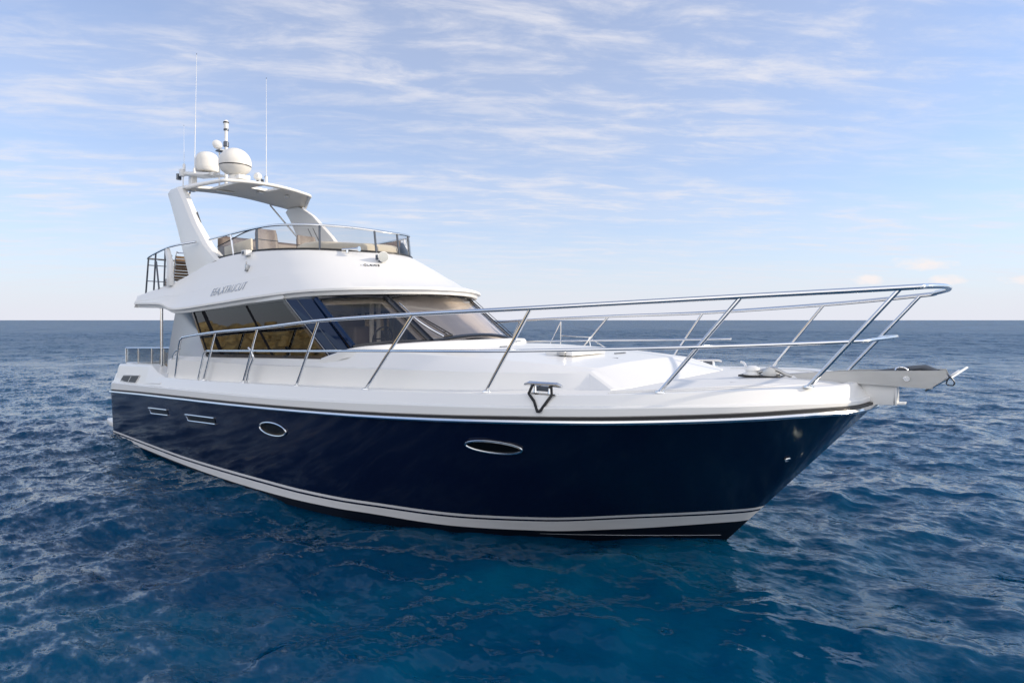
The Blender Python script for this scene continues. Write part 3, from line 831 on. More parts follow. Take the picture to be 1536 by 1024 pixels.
bench = MB().box((3.3, 0.0, 3.75), (0.5, 2.3, 0.9)).box((3.05, 0.0, 4.2), (0.14, 2.3, 0.45))
bench.build('flybridge_bench', M['brown'], yacht, bevel=0.07, bseg=3)
co = MB()
rg = []
for z, k in ((3.2, 1.0), (3.92, 1.0), (4.02, .97), (4.07, .88), (4.09, .7)):
    rg.append([(6.15 + 0.68*k*math.copysign(abs(math.cos(a))**.55, math.cos(a)) - (0.25*abs(math.sin(a))**2), 0.98*k*math.copysign(abs(math.sin(a))**.7, math.sin(a)), z + .02*math.sin(3*a)) for a in np.linspace(0, 2*math.pi, 41)[:-1]])
co.loft(rg, closed=True, cap=(False, True))
tag(co.build('helm_console', M['cream'], yacht, angle=50), 'cream canvas cover over the flybridge console')
MB().prism([(6.55, 0.62, 3.88), (7.0, 0.55, 3.88), (6.75, 0.58, 4.16)], (0, .05, 0)).build('console_screen', M['darksteel'], yacht)
parts('flybridge_liner', M['cream'], yacht, [B((4.35, -1.40, 4.0), (1.0, 0.05, 0.30), rot=(0, R(-5), 0)), B((4.6, 1.38, 4.0), (2.0, 0.05, 0.30))], bevel=.02)

# aft rails, return post and ladder locker on the flybridge
ar = MB()
ar.tube(spline([(1.46, -1.88, 3.98), (1.60, -1.88, 4.03), (2.30, -1.88, 4.135), (2.75, -1.82, 4.185), (3.15, -1.64, 4.235)], 6), 0.021, seg=10)
ar.tube([(1.46, -1.88, 3.98), (1.42, 0, 3.98), (1.46, 1.88, 3.98), (2.30, 1.88, 4.135), (3.1, 1.64, 4.235)], 0.019, seg=10)
aftrail = ar.build('aft_rail', M['steel'], yacht)
for a, b in (((1.36, -1.88, 3.22), (1.50, -1.88, 3.99)), ((1.76, -1.88, 3.27), (1.86, -1.88, 4.07)), ((2.02, -1.88, 3.30), (1.88, -1.88, 3.90)), ((2.26, -1.88, 3.36), (2.32, -1.88, 4.135)),
             ((1.38, -0.6, 3.18), (1.42, -0.6, 3.98)), ((1.38, 0.7, 3.18), (1.42, 0.7, 3.98)), ((1.36, 1.88, 3.22), (1.50, 1.88, 3.99)), ((2.26, 1.88, 3.36), (2.32, 1.88, 4.135))):
    MB().tube([a, b], 0.018, seg=8).build('rail_post', M['darksteel'] if a[1] < -1 else M['steel'], aftrail)
for z in (3.50, 3.84):
    MB().tube([(1.40 + (z-3.2)*.12, -1.88, z), (1.36, 0, z), (1.40 + (z-3.2)*.12, 1.88, z)], 0.011, seg=6).build('rail_bar', M['steel'], aftrail)
MB().tube([(2.3, -1.86, 4.10), (2.47, -1.82, 3.98)], 0.016, seg=6).build('rail_clip', M['black'], aftrail)
rp = MB().loft([[(2.40 + dx, -1.86 + dy, z) for dx, dy in ((-.0, -.04), (.17, -.04), (.17, .04), (0, .04))] if z < 4 else [(2.28 + dx, -1.86 + dy, z) for dx, dy in ((-.0, -.03), (.14, -.03), (.14, .03), (0, .03))] for z in (3.36, 3.6, 3.85, 4.14)], closed=True, cap=(True, True))
rp.build('rail_return', M['gel'], yacht, bevel=0.015)

# support post under the overhang
parts('overhang_post', M['steel'], yacht, [MB().tube([(2.20, y, 1.72), (2.20, y, 2.95)], 0.028, seg=12).tube([(2.20, y, 2.84), (2.10, y, 2.95)], 0.016, seg=8) for y in (-1.9, 1.9)])

# ------------------------------------------------------------------ radar arch and hardtop
for sg in (-1, 1):
    lg = MB()
    ring = []
    for xa, xf, z, yo, th in ((2.70, 3.95, 3.56, 1.60, 0.20), (2.42, 3.42, 4.05, 1.585, 0.18), (2.05, 2.86, 4.65, 1.555, 0.16), (1.66, 2.36, 5.22, 1.525, 0.15), (1.50, 2.16, 5.42, 1.51, 0.15), (1.62, 2.08, 5.50, 1.50, 0.14)):
        if sg > 0: xf += {3.56: .3, 4.05: .45, 4.65: .5, 5.22: .28, 5.42: .1, 5.50: 0}[z]
        zf = z + (0.26 if z < 3.6 else 0.10 if z < 4.1 else 0)
        ring.append([(xa, sg*(yo-.02), z), (xa+.05, sg*yo, z), (xf-.10, sg*yo, zf), (xf, sg*(yo-.05), zf), (xf, sg*(yo-th), zf), (xa, sg*(yo-th), z)])
    lg.loft(ring, closed=True, cap=(True, True))
    leg = lg.build('arch_leg', M['gel'], yacht, angle=30)
    parts('leg_vent', M['vent'], leg, [MB().tube([(2.75+d, sg*1.40, 4.5), (2.45+d, sg*1.39, 4.92)], 0.012) for d in (0, .2)])
    parts('arch_brace', M['gel'], leg, [MB().tube([(1.42, sg*0.98, 5.56), (1.95, sg*1.44, 4.72)], 0.020)])
# hardtop: crowned slab with two openings; grid in (s across, t fore-aft)
def topz(y): return 5.70 - 0.07*min(abs(y)/1.1, 1)**2 - 0.12*max(0, (abs(y)-1.05)/0.4)**1.3
def hx(y, t):
    a = abs(y)
    xa = 1.28 + 0.30*max(0, (a - 1.1)/0.34)
    xf = 3.18 - 0.10*(a/1.0)**2 if a <= 1.02 else 3.076 - (a-1.02)*1.95
    return xa + (xf - xa)*t
ys_ = [-1.44, -1.25, -1.10, -1.02, -0.80, -0.60, -0.30, -0.08, 0.12, 0.34, 0.60, 0.80, 1.02, 1.10, 1.25, 1.44]
ts_ = [0.0, 0.06, 0.25, 0.42, 0.60, 0.74, 0.88, 1.0]
ht = MB()
def hole(yi, ti):
    yc = abs((ys_[yi] + ys_[yi+1])/2); tcn_ = (ts_[ti] + ts_[ti+1])/2
    yv = (ys_[yi] + ys_[yi+1])/2
    return (-1.02 < yv < -0.60 and 0.30 < tcn_ < 0.88) or (-0.08 < yv < 0.34 and 0.60 < tcn_ < 0.88)
def hp(yi, ti, under):
    y, t = ys_[yi], ts_[ti]
    z = topz(y) + 0.03*math.sin(math.pi*t)
    edge_ = 0.035 if t in (0.0, 1.0) else 0.0
    return (hx(y, t), y, z - 0.05*under + (edge_ if under else -edge_))
for yi in range(len(ys_)-1):
    for ti in range(len(ts_)-1):
        if hole(yi, ti): continue
        q = [(yi, ti), (yi+1, ti), (yi+1, ti+1), (yi, ti+1)]
        ht.add([hp(a, b, 0) for a, b in q], [(0, 1, 2, 3)], 0)
        ht.add([hp(a, b, 1) for a, b in q], [(3, 2, 1, 0)], 1)
        for (dy, dt, e0, e1) in ((-1, 0, (yi, ti), (yi, ti+1)), (1, 0, (yi+1, ti), (yi+1, ti+1)), (0, -1, (yi, ti), (yi+1, ti)), (0, 1, (yi, ti+1), (yi+1, ti+1))):
            ny, nt_ = yi+dy, ti+dt
            if ny < 0 or nt_ < 0 or ny >= len(ys_)-1 or nt_ >= len(ts_)-1 or hole(ny, nt_):
                ht.add([hp(*e0, 0), hp(*e1, 0), hp(*e1, 1), hp(*e0, 1)], [(0, 1, 2, 3)], 0)
hard = ht.build('hardtop', [M['gel'], M['under']], yacht, angle=40)
ed = [hp(i, len(ts_)-1, 0) for i in range(len(ys_))]
MB().tube([(x+.005, y, z-0.012) for x, y, z in spline(ed, 3)], 0.036, seg=8).build('hardtop_edge', M['gel'], hard)
parts('hardtop_lamp', M['gel'], hard, [B((1.75, -0.35, 5.635), (0.12, 0.42, 0.03)), B((2.25, 0.25, 5.645), (0.14, 0.14, 0.04)), B((2.55, .75, 5.60), (0.10, 0.08, 0.05))], bevel=.01)

# ------------------------------------------------------------------ gear on the hardtop
def dome(x, y, z, r, lower, cap_z, name, squat=False):
    d = MB()
    if not squat:
        prof = [(r*0.40, 0), (r*0.60, r*0.06), (r*0.84, r*0.24), (r*0.965, r*0.44), (r*0.985, r*0.50)]
        m0 = len(prof)
        prof += [(r*0.975, r*0.505), (r*0.975, r*0.575), (r*0.99, r*0.58)]
        for a in np.linspace(0.0, math.pi/2, 13): prof.append((r*math.cos(a), r*0.76 + r*0.97*math.sin(a)))
        mats = [0]*(m0) + [1] + [0]*40
    else:
        prof = [(r*0.5, 0), (r*0.92, r*0.03), (r*0.99, r*0.14), (r*1.0, r*0.5), (r*0.99, r*1.0)]
        for a in np.linspace(0.2, math.pi/2, 9): prof.append((r*0.99*math.cos(a)**0.7, r*1.05 + r*0.80*math.sin(a)))
        mats = [0]*60
    d.lathe(prof, (x, y, z), seg=48, mats=mats[:len(prof)-1])
    return d.build(name, [M['domew'], M['black']], yacht, angle=50)
d1 = dome(2.74, -0.62, 5.83, 0.335, 0, 0, 'satellite_dome')
MB().lathe([(0.18, 0), (0.15, 0.05), (0.10, 0.16)], (2.74, -0.62, 5.70), seg=24).box((2.86, -0.55, 5.76), (0.30, 0.26, 0.09)).build('dome_base', M['gel'], d1, bevel=0.008)
d2 = dome(1.72, -0.74, 6.02, 0.245, 0, 0, 'satellite_dome', True)
MB().lathe([(0.14, 0), (0.10, 0.05), (0.10, 0.1)], (1.72, -0.74, 5.94), seg=20).build('dome_base', M['black'], d2)
pf = MB().box((1.75, -0.78, 5.93), (1.0, 0.36, 0.05), rot=(0, R(6), 0)).tube([(1.35, -1.05, 5.98), (2.3, -0.85, 5.86)], 0.05, seg=10).box((1.42, -0.92, 5.76), (0.16, 0.12, 0.34))
pf.box((1.30, -1.10, 6.0), (0.10, 0.10, 0.16)).box((1.18, -1.12, 5.92), (0.05, 0.10, 0.14), mat=1).tube([(1.30, -1.08, 6.0), (1.30, -1.08, 5.68)], 0.012, mat=1)
pf.build('gear_platform', [M['gel'], M['darksteel']], yacht, bevel=0.012)
mb_ = (1.95, -0.42)
ms = MB().tube([(*mb_, 5.68), (*mb_, 7.22)], 0.034, seg=12).lathe([(0.04, 0), (0.06, 0.01), (0.06, 0.11), (0.04, 0.13)], (*mb_, 6.62), seg=14, mat=1).lathe([(0.03, 0), (0.055, 0.0), (0.055, 0.03), (.035, .04)], (*mb_, 7.00), seg=14, mat=1)
ms.tube([(1.80, -0.50, 5.68), (1.80, -0.50, 6.55)], 0.018)
mast = ms.build('mast', [M['gel'], M['darksteel']], yacht)
MB().lathe([(0.045, 0), (0.05, 0.02), (0.05, 0.1), (0.055, 0.12), (.058, .15), (0.04, 0.19), (0.01, 0.205)], (*mb_, 7.04), seg=16).lathe([(0.062, 0.0), (0.064, 0.02), (0.06, 0.03)], (*mb_, 7.165), seg=16, mat=1).build('mast_light', [M['gel'], M['black']], mast)
MB().lathe([(0.035, -0.02), (0.085, 0.0), (0.10, 0.10), (0.085, 0.18), (0.03, 0.20)], (1.88, -0.56, 6.63), (0.75, -0.65, 0.0), seg=20).box((1.88, -0.50, 6.53), (0.2, 0.16, 0.03), mat=1).build('loudspeaker', [M['gel'], M['darksteel']], mast)
def antenna(base, h, lean, r=0.016):
    b = Vector(base); t = b + Vector((lean[0], lean[1], h))
    a = MB().tube([b, b.lerp(t, .45), b.lerp(t, .46), t], [r*1.15, r*1.1, r*0.75, r*0.5], seg=8).lathe([(r*0.7, 0), (r*0.8, .03)], t, seg=8, mat=1)
    a.lathe([(0.03, 0), (0.03, 0.12), (0.02, .14)], b - Vector((0, 0, 0.04)), seg=10)
    return a.build('antenna', [M['gel'], M['black']], yacht)
antenna((1.72, -1.02, 5.96), 2.62, (0.06, 0.02), r=.0075)
antenna((3.10, -0.10, 5.74), 2.26, (0.0, 0.0), r=.007)
antenna((1.35, -1.08, 6.10), 0.95, (-0.01, 0), r=0.004)
hr = MB().lathe([(0.05, -0.08), (0.08, -0.02), (0.085, 0.05), (0.05, 0.10)], (2.98, -0.22, 5.83), (0.6, -0.8, 0), seg=18).box((2.98, -0.18, 5.74), (0.10, 0.12, 0.08), mat=1).box((3.06, -0.08, 5.84), (.08, .03, .04), mat=1)
hr.build('hailer_horn', [M['gel'], M['darksteel']], yacht)

# ------------------------------------------------------------------ bow rail
postsS = [  # base, top, crossing with the mid rail
    ((14.326, -1.04, 2.021), (15.08, -1.06, 2.945), (14.67, -1.05, 2.46)),
    ((13.219, -1.962, 1.976), (13.93, -1.80, 2.872), (13.57, -1.89, 2.41)),
    ((11.414, -2.382, 1.891), (12.02, -2.40, 2.78), (11.69, -2.39, 2.335)),
    ((9.40, -2.393, 1.781), (10.28, -2.39, 2.728), (9.85, -2.39, 2.28)),
    ((7.769, -2.343, 1.712), (8.31, -2.34, 2.65), (8.05, -2.34, 2.22)),
    ((6.153, -2.277, 1.649), (6.60, -2.28, 2.53), (6.44, -2.28, 2.17)),
    ((4.653, -2.199, 1.59), (5.09, -2.20, 2.45), (4.92, -2.20, 2.12))]
tops = [p[1] for p in postsS]
starb = [(3.30, -2.10, 1.54), (3.42, -2.11, 1.95), (3.52, -2.115, 2.24), (3.62, -2.12, 2.31), (3.80, -2.13, 2.345)] + tops[::-1] + [(15.25, -0.80, 2.965), (15.36, -0.42, 2.978), (15.39, 0, 2.98)]
path = spline(starb, 8)
guard = MB().tube(both(path), 0.025, seg=12).build('bow_rail', M['steel'], yacht)
mids = [(4.42, -2.19, 1.585), (4.55, -2.195, 1.84), (4.66, -2.198, 2.06), (4.78, -2.20, 2.11)] + [p[2] for p in postsS[::-1]]
midpath = spline(mids + [(14.84, -0.62, 2.475), (14.92, -0.2, 2.485), (14.93, 0.15, 2.485), (14.88, 0.55, 2.478), (14.70, 0.98, 2.46)], 7)
MB().tube(midpath, 0.018, seg=10).build('mid_rail', M['steel'], guard)
pm = [(x, -y, z) for x, y, z in spline(mids, 7) if x < 12.6]
MB().tube(pm, 0.018, seg=10).build('mid_rail', M['steel'], guard)
for b, t, m_ in postsS:
    for sg in (-1, 1):
        bb, tt, mm_ = [(p[0], -sg*p[1] if sg > 0 else p[1], p[2]) for p in (b, t, m_)]
        MB().tube([bb, tt], 0.020, seg=10).lathe([(0.052, -0.006), (0.050, 0.008), (0.024, 0.016)], bb, seg=16).build('rail_post', M['steel'], guard)
for sg in (1, -1):
    MB().tube(spline([(6.24, -sg*2.27, 1.645), (6.34, -sg*2.27, 1.88), (6.45, -sg*2.27, 2.05), (6.42, -sg*2.275, 2.15), (6.33, -sg*2.28, 2.215)], 6), 0.019, seg=10).build('gate_handle', M['steel'], guard)
    MB().tube(spline([(2.90, -sg*2.07, 1.54), (3.10, -sg*2.08, 1.86), (3.25, -sg*2.09, 2.03), (3.50, -sg*2.11, 2.11)], 6), 0.018, seg=10).build('gate_handle', M['steel'], guard)
# port boarding gate, seen through the rail
MB().tube([(9.22, 2.42, 1.80), (9.22, 2.44, 2.63)], 0.012).tube([(8.75, 2.40, 1.76), (9.22, 2.44, 2.63)], 0.014).tube([(9.25, 2.42, 2.36), (9.85, 2.43, 2.34), (9.95, 2.43, 1.80)], 0.013).tube([(9.85, 2.43, 2.34), (10.4, 2.43, 2.05)], .010).build('port_gate', M['steel'], guard)

# ------------------------------------------------------------------ cleat, portholes, hull vents, bow eye
cz = deckZ(12.12)
def cleat(sg):
    yy = sg*(rubY(12.12) - 0.165)
    c = MB().tube([(11.90, yy, cz+0.083), (11.96, yy, cz+0.098), (12.30, yy, cz+0.103), (12.36, yy, cz+0.09)], [0.016, 0.026, 0.026, 0.016], seg=10)
    for x in (12.04, 12.22): c.lathe([(0.034, 0), (0.024, 0.03), (0.022, 0.09)], (x, yy, cz), seg=12)
    c.box((12.13, yy, cz + 0.006), (0.34, 0.07, 0.014))
    c.box((12.13, yy, cz + 0.055), (0.15, 0.03, 0.05), mat=1)
    return c.build('cleat', [M['steel'], M['darksteel']], yacht)
cleat(-1); cleat(1)
yb = -(rubY(12.12) - 0.165)
def bandpt(x, z):
    f = (deckZ(x) - z)/(deckZ(x) - knuckZ(x))
    return (x, -(rubY(x) - (0.125 - 0.075*max(0, min(1, f)) - .05*max(0, f-1)*2)) - 0.016, z)
def bo(x, z): q = bandpt(x, z); return (q[0], q[1] - 0.018, q[2])
rope = [(12.02, yb-.03, cz+0.088), bo(12.015, cz+0.005), bo(12.10, 1.85), bo(12.165, 1.775), bo(12.18, 1.760), bo(12.20, 1.760), bo(12.212, 1.775), bo(12.245, 1.86), bo(12.27, cz+.005), (12.25, yb-.03, cz+0.09), (12.22, yb-.012, cz+0.075)]
rope = [tuple(np.array(rope[i])*(1-t) + np.array(rope[i+1])*t) for i in range(len(rope)-1) for t in (0, .5)] + [rope[-1]]
rp_ = MB().tube(rope, 0.0145, seg=8)
ro = rp_.build('mooring_rope', M['rope'])
tag(ro, 'short black rope looped in a V over the steel cleat on the gunwale', 'rope')

def hull_frame(s, z):
    p = Vector(hull_pt(s, z)); a = Vector(hull_pt(min(s+.004, 1), z)); b = Vector(hull_pt(s, z+.02))
    ex = (a-p).normalized(); ez = (b-p).normalized()
    n = ex.cross(ez).normalized()
    if n.y > 0: n = -n
    ez = (ez - ex*ez.dot(ex)).normalized()
    return p, ex, ez, n
def porthole(s, z, rx, rz, tilt=0.0):
    p, ex, ez, n = hull_frame(s, z)
    def e(a, kx, kz, off):
        c, s_ = math.cos(a), math.sin(a)
        return p + ex*(kx*c) + ez*(kz*s_ + tilt*kx*c) + n*off
    A = np.linspace(0, 2*math.pi, 49)[:-1]
    cpl = [e(a, rx, rz, 0.012) for a in A]
    o = MB().tube(cpl, 0.0125, closed=True, seg=8).build('porthole', M['steel'], yacht)
    MB().loft([[e(a, rx*.985, rz*.97, 0.010) for a in A], [e(a, rx*.93, rz*.86, -0.004+.008) for a in A], [e(a, rx*.4, rz*.4, 0.005) for a in A], [e(a, rx*.01, rz*.01, 0.005) for a in A]], closed=True).build('porthole_glass', M['portglass'], o)
porthole(0.7975, 1.312, 0.335, 0.085)
porthole(0.517, 1.068, 0.365, 0.092)
def hvent(s0, s1, zc0, zc1, h):
    a = [Vector(hull_pt(s0, zc0 + h)), Vector(hull_pt(s1, zc1 + h)), Vector(hull_pt(s1+.006, zc1 - h)), Vector(hull_pt(s0+.012, zc0 - h))]
    n = hull_frame((s0+s1)/2, zc0)[3]
    v = MB().tube([a[3]+n*.014+(a[0]-a[3])*.15, a[3] + n*.014 + (a[2]-a[3])*.03, a[2] + n*.014], 0.013, seg=8).tube([a[0] + n*.014, a[1] + n*.014], 0.013, seg=8)
    v.tube([a[0]+n*.012, a[3] + n*.012], .008, seg=6)
    o = v.build('hull_vent', M['steel'], yacht)
    MB().add([q + n*0.008 for q in a], [(0, 1, 2, 3)]).build('vent_recess', M['portglass'], o)
    MB().lathe([(0.014, 0), (0.012, .006)], a[0].lerp(a[2], .12) + n*.01, n, seg=10).build('vent_screw', M['steel'], o)
hvent(0.172, 0.240, 0.862, 0.915, 0.048)
hvent(0.302, 0.384, 0.922, 0.982, 0.048)
p, ex, ez, n = hull_frame(0.9842, 1.214)
MB().tube([p + ex*.03*math.cos(a) + ez*.025*math.sin(a) + n*.012 for a in np.linspace(0.3, 2*math.pi-.6, 14)], 0.007, seg=6).lathe([(0.012, 0), (0.01, .015)], p, n, seg=10).build('bow_eye', M['steel'], yacht)

# ------------------------------------------------------------------ bow roller, anchor, windlass
pu = MB()
def plate(poly, y, th): pu.prism([(x, y, z) for x, z in poly], (0, th, 0))
plate([(13.98, 2.055), (14.14, 2.085), (14.60, 2.128), (15.36, 2.170), (15.385, 2.112), (15.245, 1.985), (14.68, 1.995), (14.30, 2.005), (14.05, 2.005)], -0.16, 0.012)
plate([(14.05, 2.06), (14.60, 2.125), (15.36, 2.168), (15.385, 2.112), (15.245, 1.985), (14.68, 1.995), (14.05, 2.005)], 0.15, 0.012)
pu.box((14.68, 0, 1.999), (1.16, 0.30, 0.012), rot=(0, R(1), 0))
pul = pu.build('bow_roller', M['brushed'], yacht, angle=5)
MB().lathe([(0.024, -0.17), (0.024, 0.17)], (15.05, 0, 2.075), (0, 1, 0), seg=14).lathe([(0.03, 0), (0.028, 0.012)], (15.05, -0.172, 2.075), (0, -1, 0), seg=14).lathe([(0.014, 0), (0.013, 0.03)], (15.03, -0.172, 2.08), (0, -1, 0), seg=10).build('roller_bolt', M['steel'], pul)
MB().lathe([(0.05, -0.14), (0.03, -0.04), (0.03, .04), (0.05, 0.14)], (15.26, 0, 2.06), (0, 1, 0), seg=18).build('roller_wheel', M['black'], pul)
MB().tube([(15.00 + .05*math.cos(a), -0.10, 2.15 + .03*math.sin(a)) for a in np.linspace(0, math.pi, 9)], 0.012, seg=8).build('chain_guard', M['steel'], pul)
# white stem bracket under the roller
br = MB().prism([(14.60, -0.10, 1.775), (14.93, -0.10, 1.79), (14.95, -0.10, 1.992), (14.60, -0.10, 1.99)], (0, 0.20, 0))
br.prism([(14.85, -0.10, 1.788), (15.03, -0.06, 1.80), (15.03, 0.06, 1.80), (14.85, 0.10, 1.788)], (0, 0, 0.018)).box((14.95, 0, 1.89), (0.02, 0.22, 0.2))
br.build('stem_bracket', M['gel'], yacht, bevel=0.004)
an = MB()
an.prism([(14.40, -0.03, 2.06), (15.10, -0.03, 2.20), (15.20, -0.03, 2.212), (15.30, -0.03, 2.17), (15.34, -0.03, 2.12), (15.24, -0.03, 2.13), (15.15, -0.03, 2.155), (14.40, -0.03, 2.02)], (0, 0.06, 0))
anchor = an.build('anchor', M['darksteel'], None, bevel=0.008)
tag(anchor, 'steel plough anchor stowed in the bow roller with its grey shank raised', 'anchor')
fl = MB().tube([(15.20, -0.10, 1.955), (15.36, -0.03, 2.075), (15.47, 0.0, 2.165)], [0.012, 0.016, 0.018], seg=8)
fl.add([(15.22, -0.17, 1.98), (15.52, 0, 2.20), (15.33, 0.0, 2.08)], [(0, 1, 2)]).add([(15.22, 0.17, 1.98), (15.52, 0, 2.20), (15.33, 0.0, 2.08)], [(0, 1, 2)])
fl.prism([(15.40, -0.05, 2.10), (15.53, -0.02, 2.21), (15.53, 0.02, 2.21), (15.40, 0.05, 2.10)], (0.012, 0, -0.012))
fl.build('anchor_fluke', M['steel'], anchor)
MB().tube(spline([(15.30, -0.05, 2.17), (15.38, -0.06, 2.12), (15.43, -0.05, 2.06), (15.42, -0.04, 2.02), (15.37, -0.04, 2.03), (15.38, -0.04, 2.08)], 5), 0.007, seg=6).build('safety_wire', M['darksteel'], anchor)

wl = MB().lathe([(0.10, 0), (0.10, 0.03), (0.085, 0.04), (0.07, 0.05), (0.085, 0.075), (0.08, 0.10), (0.04, 0.12)], (13.52, -0.05, 2.005), seg=24)
wl.box((13.62, -0.04, 2.012), (0.46, 0.24, 0.02), mat=1)
wl.lathe([(0.055, -0.11), (0.075, -0.10), (0.06, -0.03), (0.06, 0.03), (0.075, 0.09), (0.05, 0.10)], (13.73, -0.04, 2.05), (0, 1, 0), seg=20, mat=2)
wl.tube(spline([(13.45, -0.05, 2.11), (13.40, 0.02, 2.15), (13.36, .03, 2.16)], 4), .014)
wl.tube(spline([(13.60, -0.08, 2.06), (13.76, -0.08, 2.10), (13.88, -0.05, 2.05), (13.95, -0.04, 2.03)], 5), 0.022, mat=2)
wl.tube([(13.88, -0.05, 2.04), (14.10, -0.02, 2.06), (14.4, 0, 2.08)], 0.016, mat=2)
wl.build('windlass', [M['gel'], M['black'], M['brushed']], yacht, bevel=0)
parts('deck_fitting', M['brushed'], yacht, [B((13.60, -0.75, 1.985), (0.22, 0.02, 0.012)), MB().lathe([(0.03, 0), (0.028, 0.012)], (13.86, -0.72, 1.985), seg=14), B((13.95, -1.12, 1.99), (0.16, 0.02, 0.01))])

# slatted chair on the flybridge aft deck
ch = bpy.data.objects.new('slatted_chair', None); col.objects.link(ch); ch.location = (1.85, -1.25, 3.16)
tag(ch, 'brown slatted wooden chair behind the starboard leg of the radar arch', 'chair')
bk = MB()
for k in range(8):
    bk.box((0.0 + 0.012*k, 0, 0.42 + 0.062*k), (0.02, 0.50, 0.054))
bk.build('backrest', M['teak'], ch, bevel=0.004)
bt = MB()
for k in range(6): bt.box((-0.42 + 0.075*k, 0, 0.38), (0.066, 0.50, 0.02))
bt.build('seat', M['teak'], ch, bevel=0.004)
for sg in (-1, 1):
    MB().tube(spline([(-0.02, sg*0.26, 0.0), (-0.01, sg*0.26, 0.45), (0.09, sg*0.26, 0.92), (0.08, sg*0.20, 0.95), (0.08, sg*0.05, 0.955)], 4), 0.014, seg=8).build('leg', M['steel'], ch)
    MB().tube([(-0.42, sg*0.26, 0.0), (-0.42, sg*0.26, 0.40), (-0.01, sg*0.26, 0.42)], 0.014, seg=8).build('leg', M['steel'], ch)
sd = MB()
for k in range(6): sd.box((-0.21, -0.262, 0.05 + .055*k), (0.40, 0.012, 0.045))
sd.build('side_panel', M['teak'], ch)

# ------------------------------------------------------------------ the sea
def sea_material():
    m = bpy.data.materials.new('sea_water'); m.use_nodes = True
    t = m.node_tree; b = t.nodes['Principled BSDF']
    b.inputs['Base Color'].default_value = (0.0006, 0.042, 0.100, 1)
    b.inputs["IOR"].default_value = 1.333
    b.inputs['Specular IOR Level'].default_value = 0.34
    b.inputs['Specular Tint'].default_value = (0.62, 0.86, 1.0, 1)
    b.subsurface_method = 'BURLEY'
    b.inputs['Subsurface Weight'].default_value = 1.0
    b.inputs['Subsurface Radius'].default_value = (0.5, 1.0, 1.5)
    b.inputs['Subsurface Scale'].default_value = 1.0
    g = t.nodes.new('ShaderNodeNewGeometry')
    acc = g.outputs['Normal']
    def ripple(scale, detail, stretch, rot, strength):
        nonlocal acc
        mp = t.nodes.new('ShaderNodeMapping'); mp.inputs['Scale'].default_value = stretch; mp.inputs['Rotation'].default_value = (0, 0, rot)
        t.links.new(g.outputs['Position'], mp.inputs[0])
        n = t.nodes.new('ShaderNodeTexNoise'); n.inputs['Scale'].default_value = scale; n.inputs['Detail'].default_value = detail; n.inputs['Roughness'].default_value = 0.5
        n.inputs['Distortion'].default_value = 0.3
        t.links.new(mp.outputs[0], n.inputs['Vector'])
        sb = t.nodes.new('ShaderNodeVectorMath'); sb.operation = 'SUBTRACT'; sb.inputs[1].default_value = (0.5, 0.5, 0.5)
        t.links.new(n.outputs['Color'], sb.inputs[0])
        ml = t.nodes.new('ShaderNodeVectorMath'); ml.operation = 'MULTIPLY'; ml.inputs[1].default_value = (strength, strength, 0)
        t.links.new(sb.outputs[0], ml.inputs[0])
        ad = t.nodes.new('ShaderNodeVectorMath'); ad.operation = 'ADD'
        t.links.new(acc, ad.inputs[0]); t.links.new(ml.outputs[0], ad.inputs[1])
        acc = ad.outputs[0]
    r0 = R(37.8)
    ripple(0.06, 5, (1.0, 2.8, 1), -r0 + .1, 0.55)
    ripple(0.55, 3, (1.0, 2.2, 1), -r0, 0.45)
    ripple(1.7, 3, (1.0, 1.8, 1), -r0 + .3, 0.70)
    ripple(5.5, 5, (1.0, 1.9, 1), -r0 - .2, 0.85)
    ripple(14.0, 3, (1.0, 1.9, 1), -r0 + .15, 0.55)
    # unresolved small ripples far out on the open water: rougher there than in the lee of the boat
    ds = t.nodes.new('ShaderNodeVectorMath'); ds.operation = 'DISTANCE'; ds.inputs[1].default_value = (13, -4, 0)
    t.links.new(g.outputs['Position'], ds.inputs[0])
    mr = t.nodes.new('ShaderNodeMapRange'); mr.interpolation_type = 'SMOOTHSTEP'
    mr.inputs['From Min'].default_value = 8; mr.inputs['From Max'].default_value = 70
    mr.inputs['To Min'].default_value = 0.05; mr.inputs['To Max'].default_value = 0.33
    t.links.new(ds.outputs['Value'], mr.inputs['Value'])
    t.links.new(mr.outputs['Result'], b.inputs['Roughness'])
    nm = t.nodes.new('ShaderNodeVectorMath'); nm.operation = 'NORMALIZE'
    t.links.new(acc, nm.inputs[0])
    t.links.new(nm.outputs[0], b.inputs['Normal'])
    return m
M['sea'] = sea_material()

def sea_height(X, Y, dr):
    rs = np.random.RandomState(5)
    H = np.zeros_like(X); DX = np.zeros_like(X); DY = np.zeros_like(X)
    wind = R(37.8 - 90 + 8)           # waves travel roughly towards the camera
    lams = np.exp(np.linspace(math.log(0.17), math.log(4.6), 92))
    for lam in list(lams) + [6.4, 8.6, 11.5, 15.0]:
        k = 2*math.pi/lam
        spread = 0.55 if lam > 2 else 0.9
        a_dir = wind + rs.normal(0, spread)
        slope = 0.044 if lam < 0.5 else (0.052 if lam < 1.6 else (0.032 if lam < 2.6 else 0.020))
        amp = slope/k
        ph = rs.uniform(0, 2*math.pi)
        w = np.clip((lam/(2.2*dr) - 1.0), 0, 1)
        if not w.any(): continue
        cx, cy = math.cos(a_dir), math.sin(a_dir)
        arg = k*(X*cx + Y*cy) + ph
        # slow modulation keeps the crests short and irregular
        kk = k*0.17
        mod = 0.62 + 0.5*np.sin(kk*(-X*cy + Y*cx)*1.3 + rs.uniform(0, 6.3)) * np.sin(kk*(X*cx + Y*cy)*0.7 + rs.uniform(0, 6.3))
        A_ = amp*w*mod
        H += A_*np.cos(arg)
        DX -= 0.85*A_*cx*np.sin(arg); DY -= 0.85*A_*cy*np.sin(arg)
    return H, DX, DY

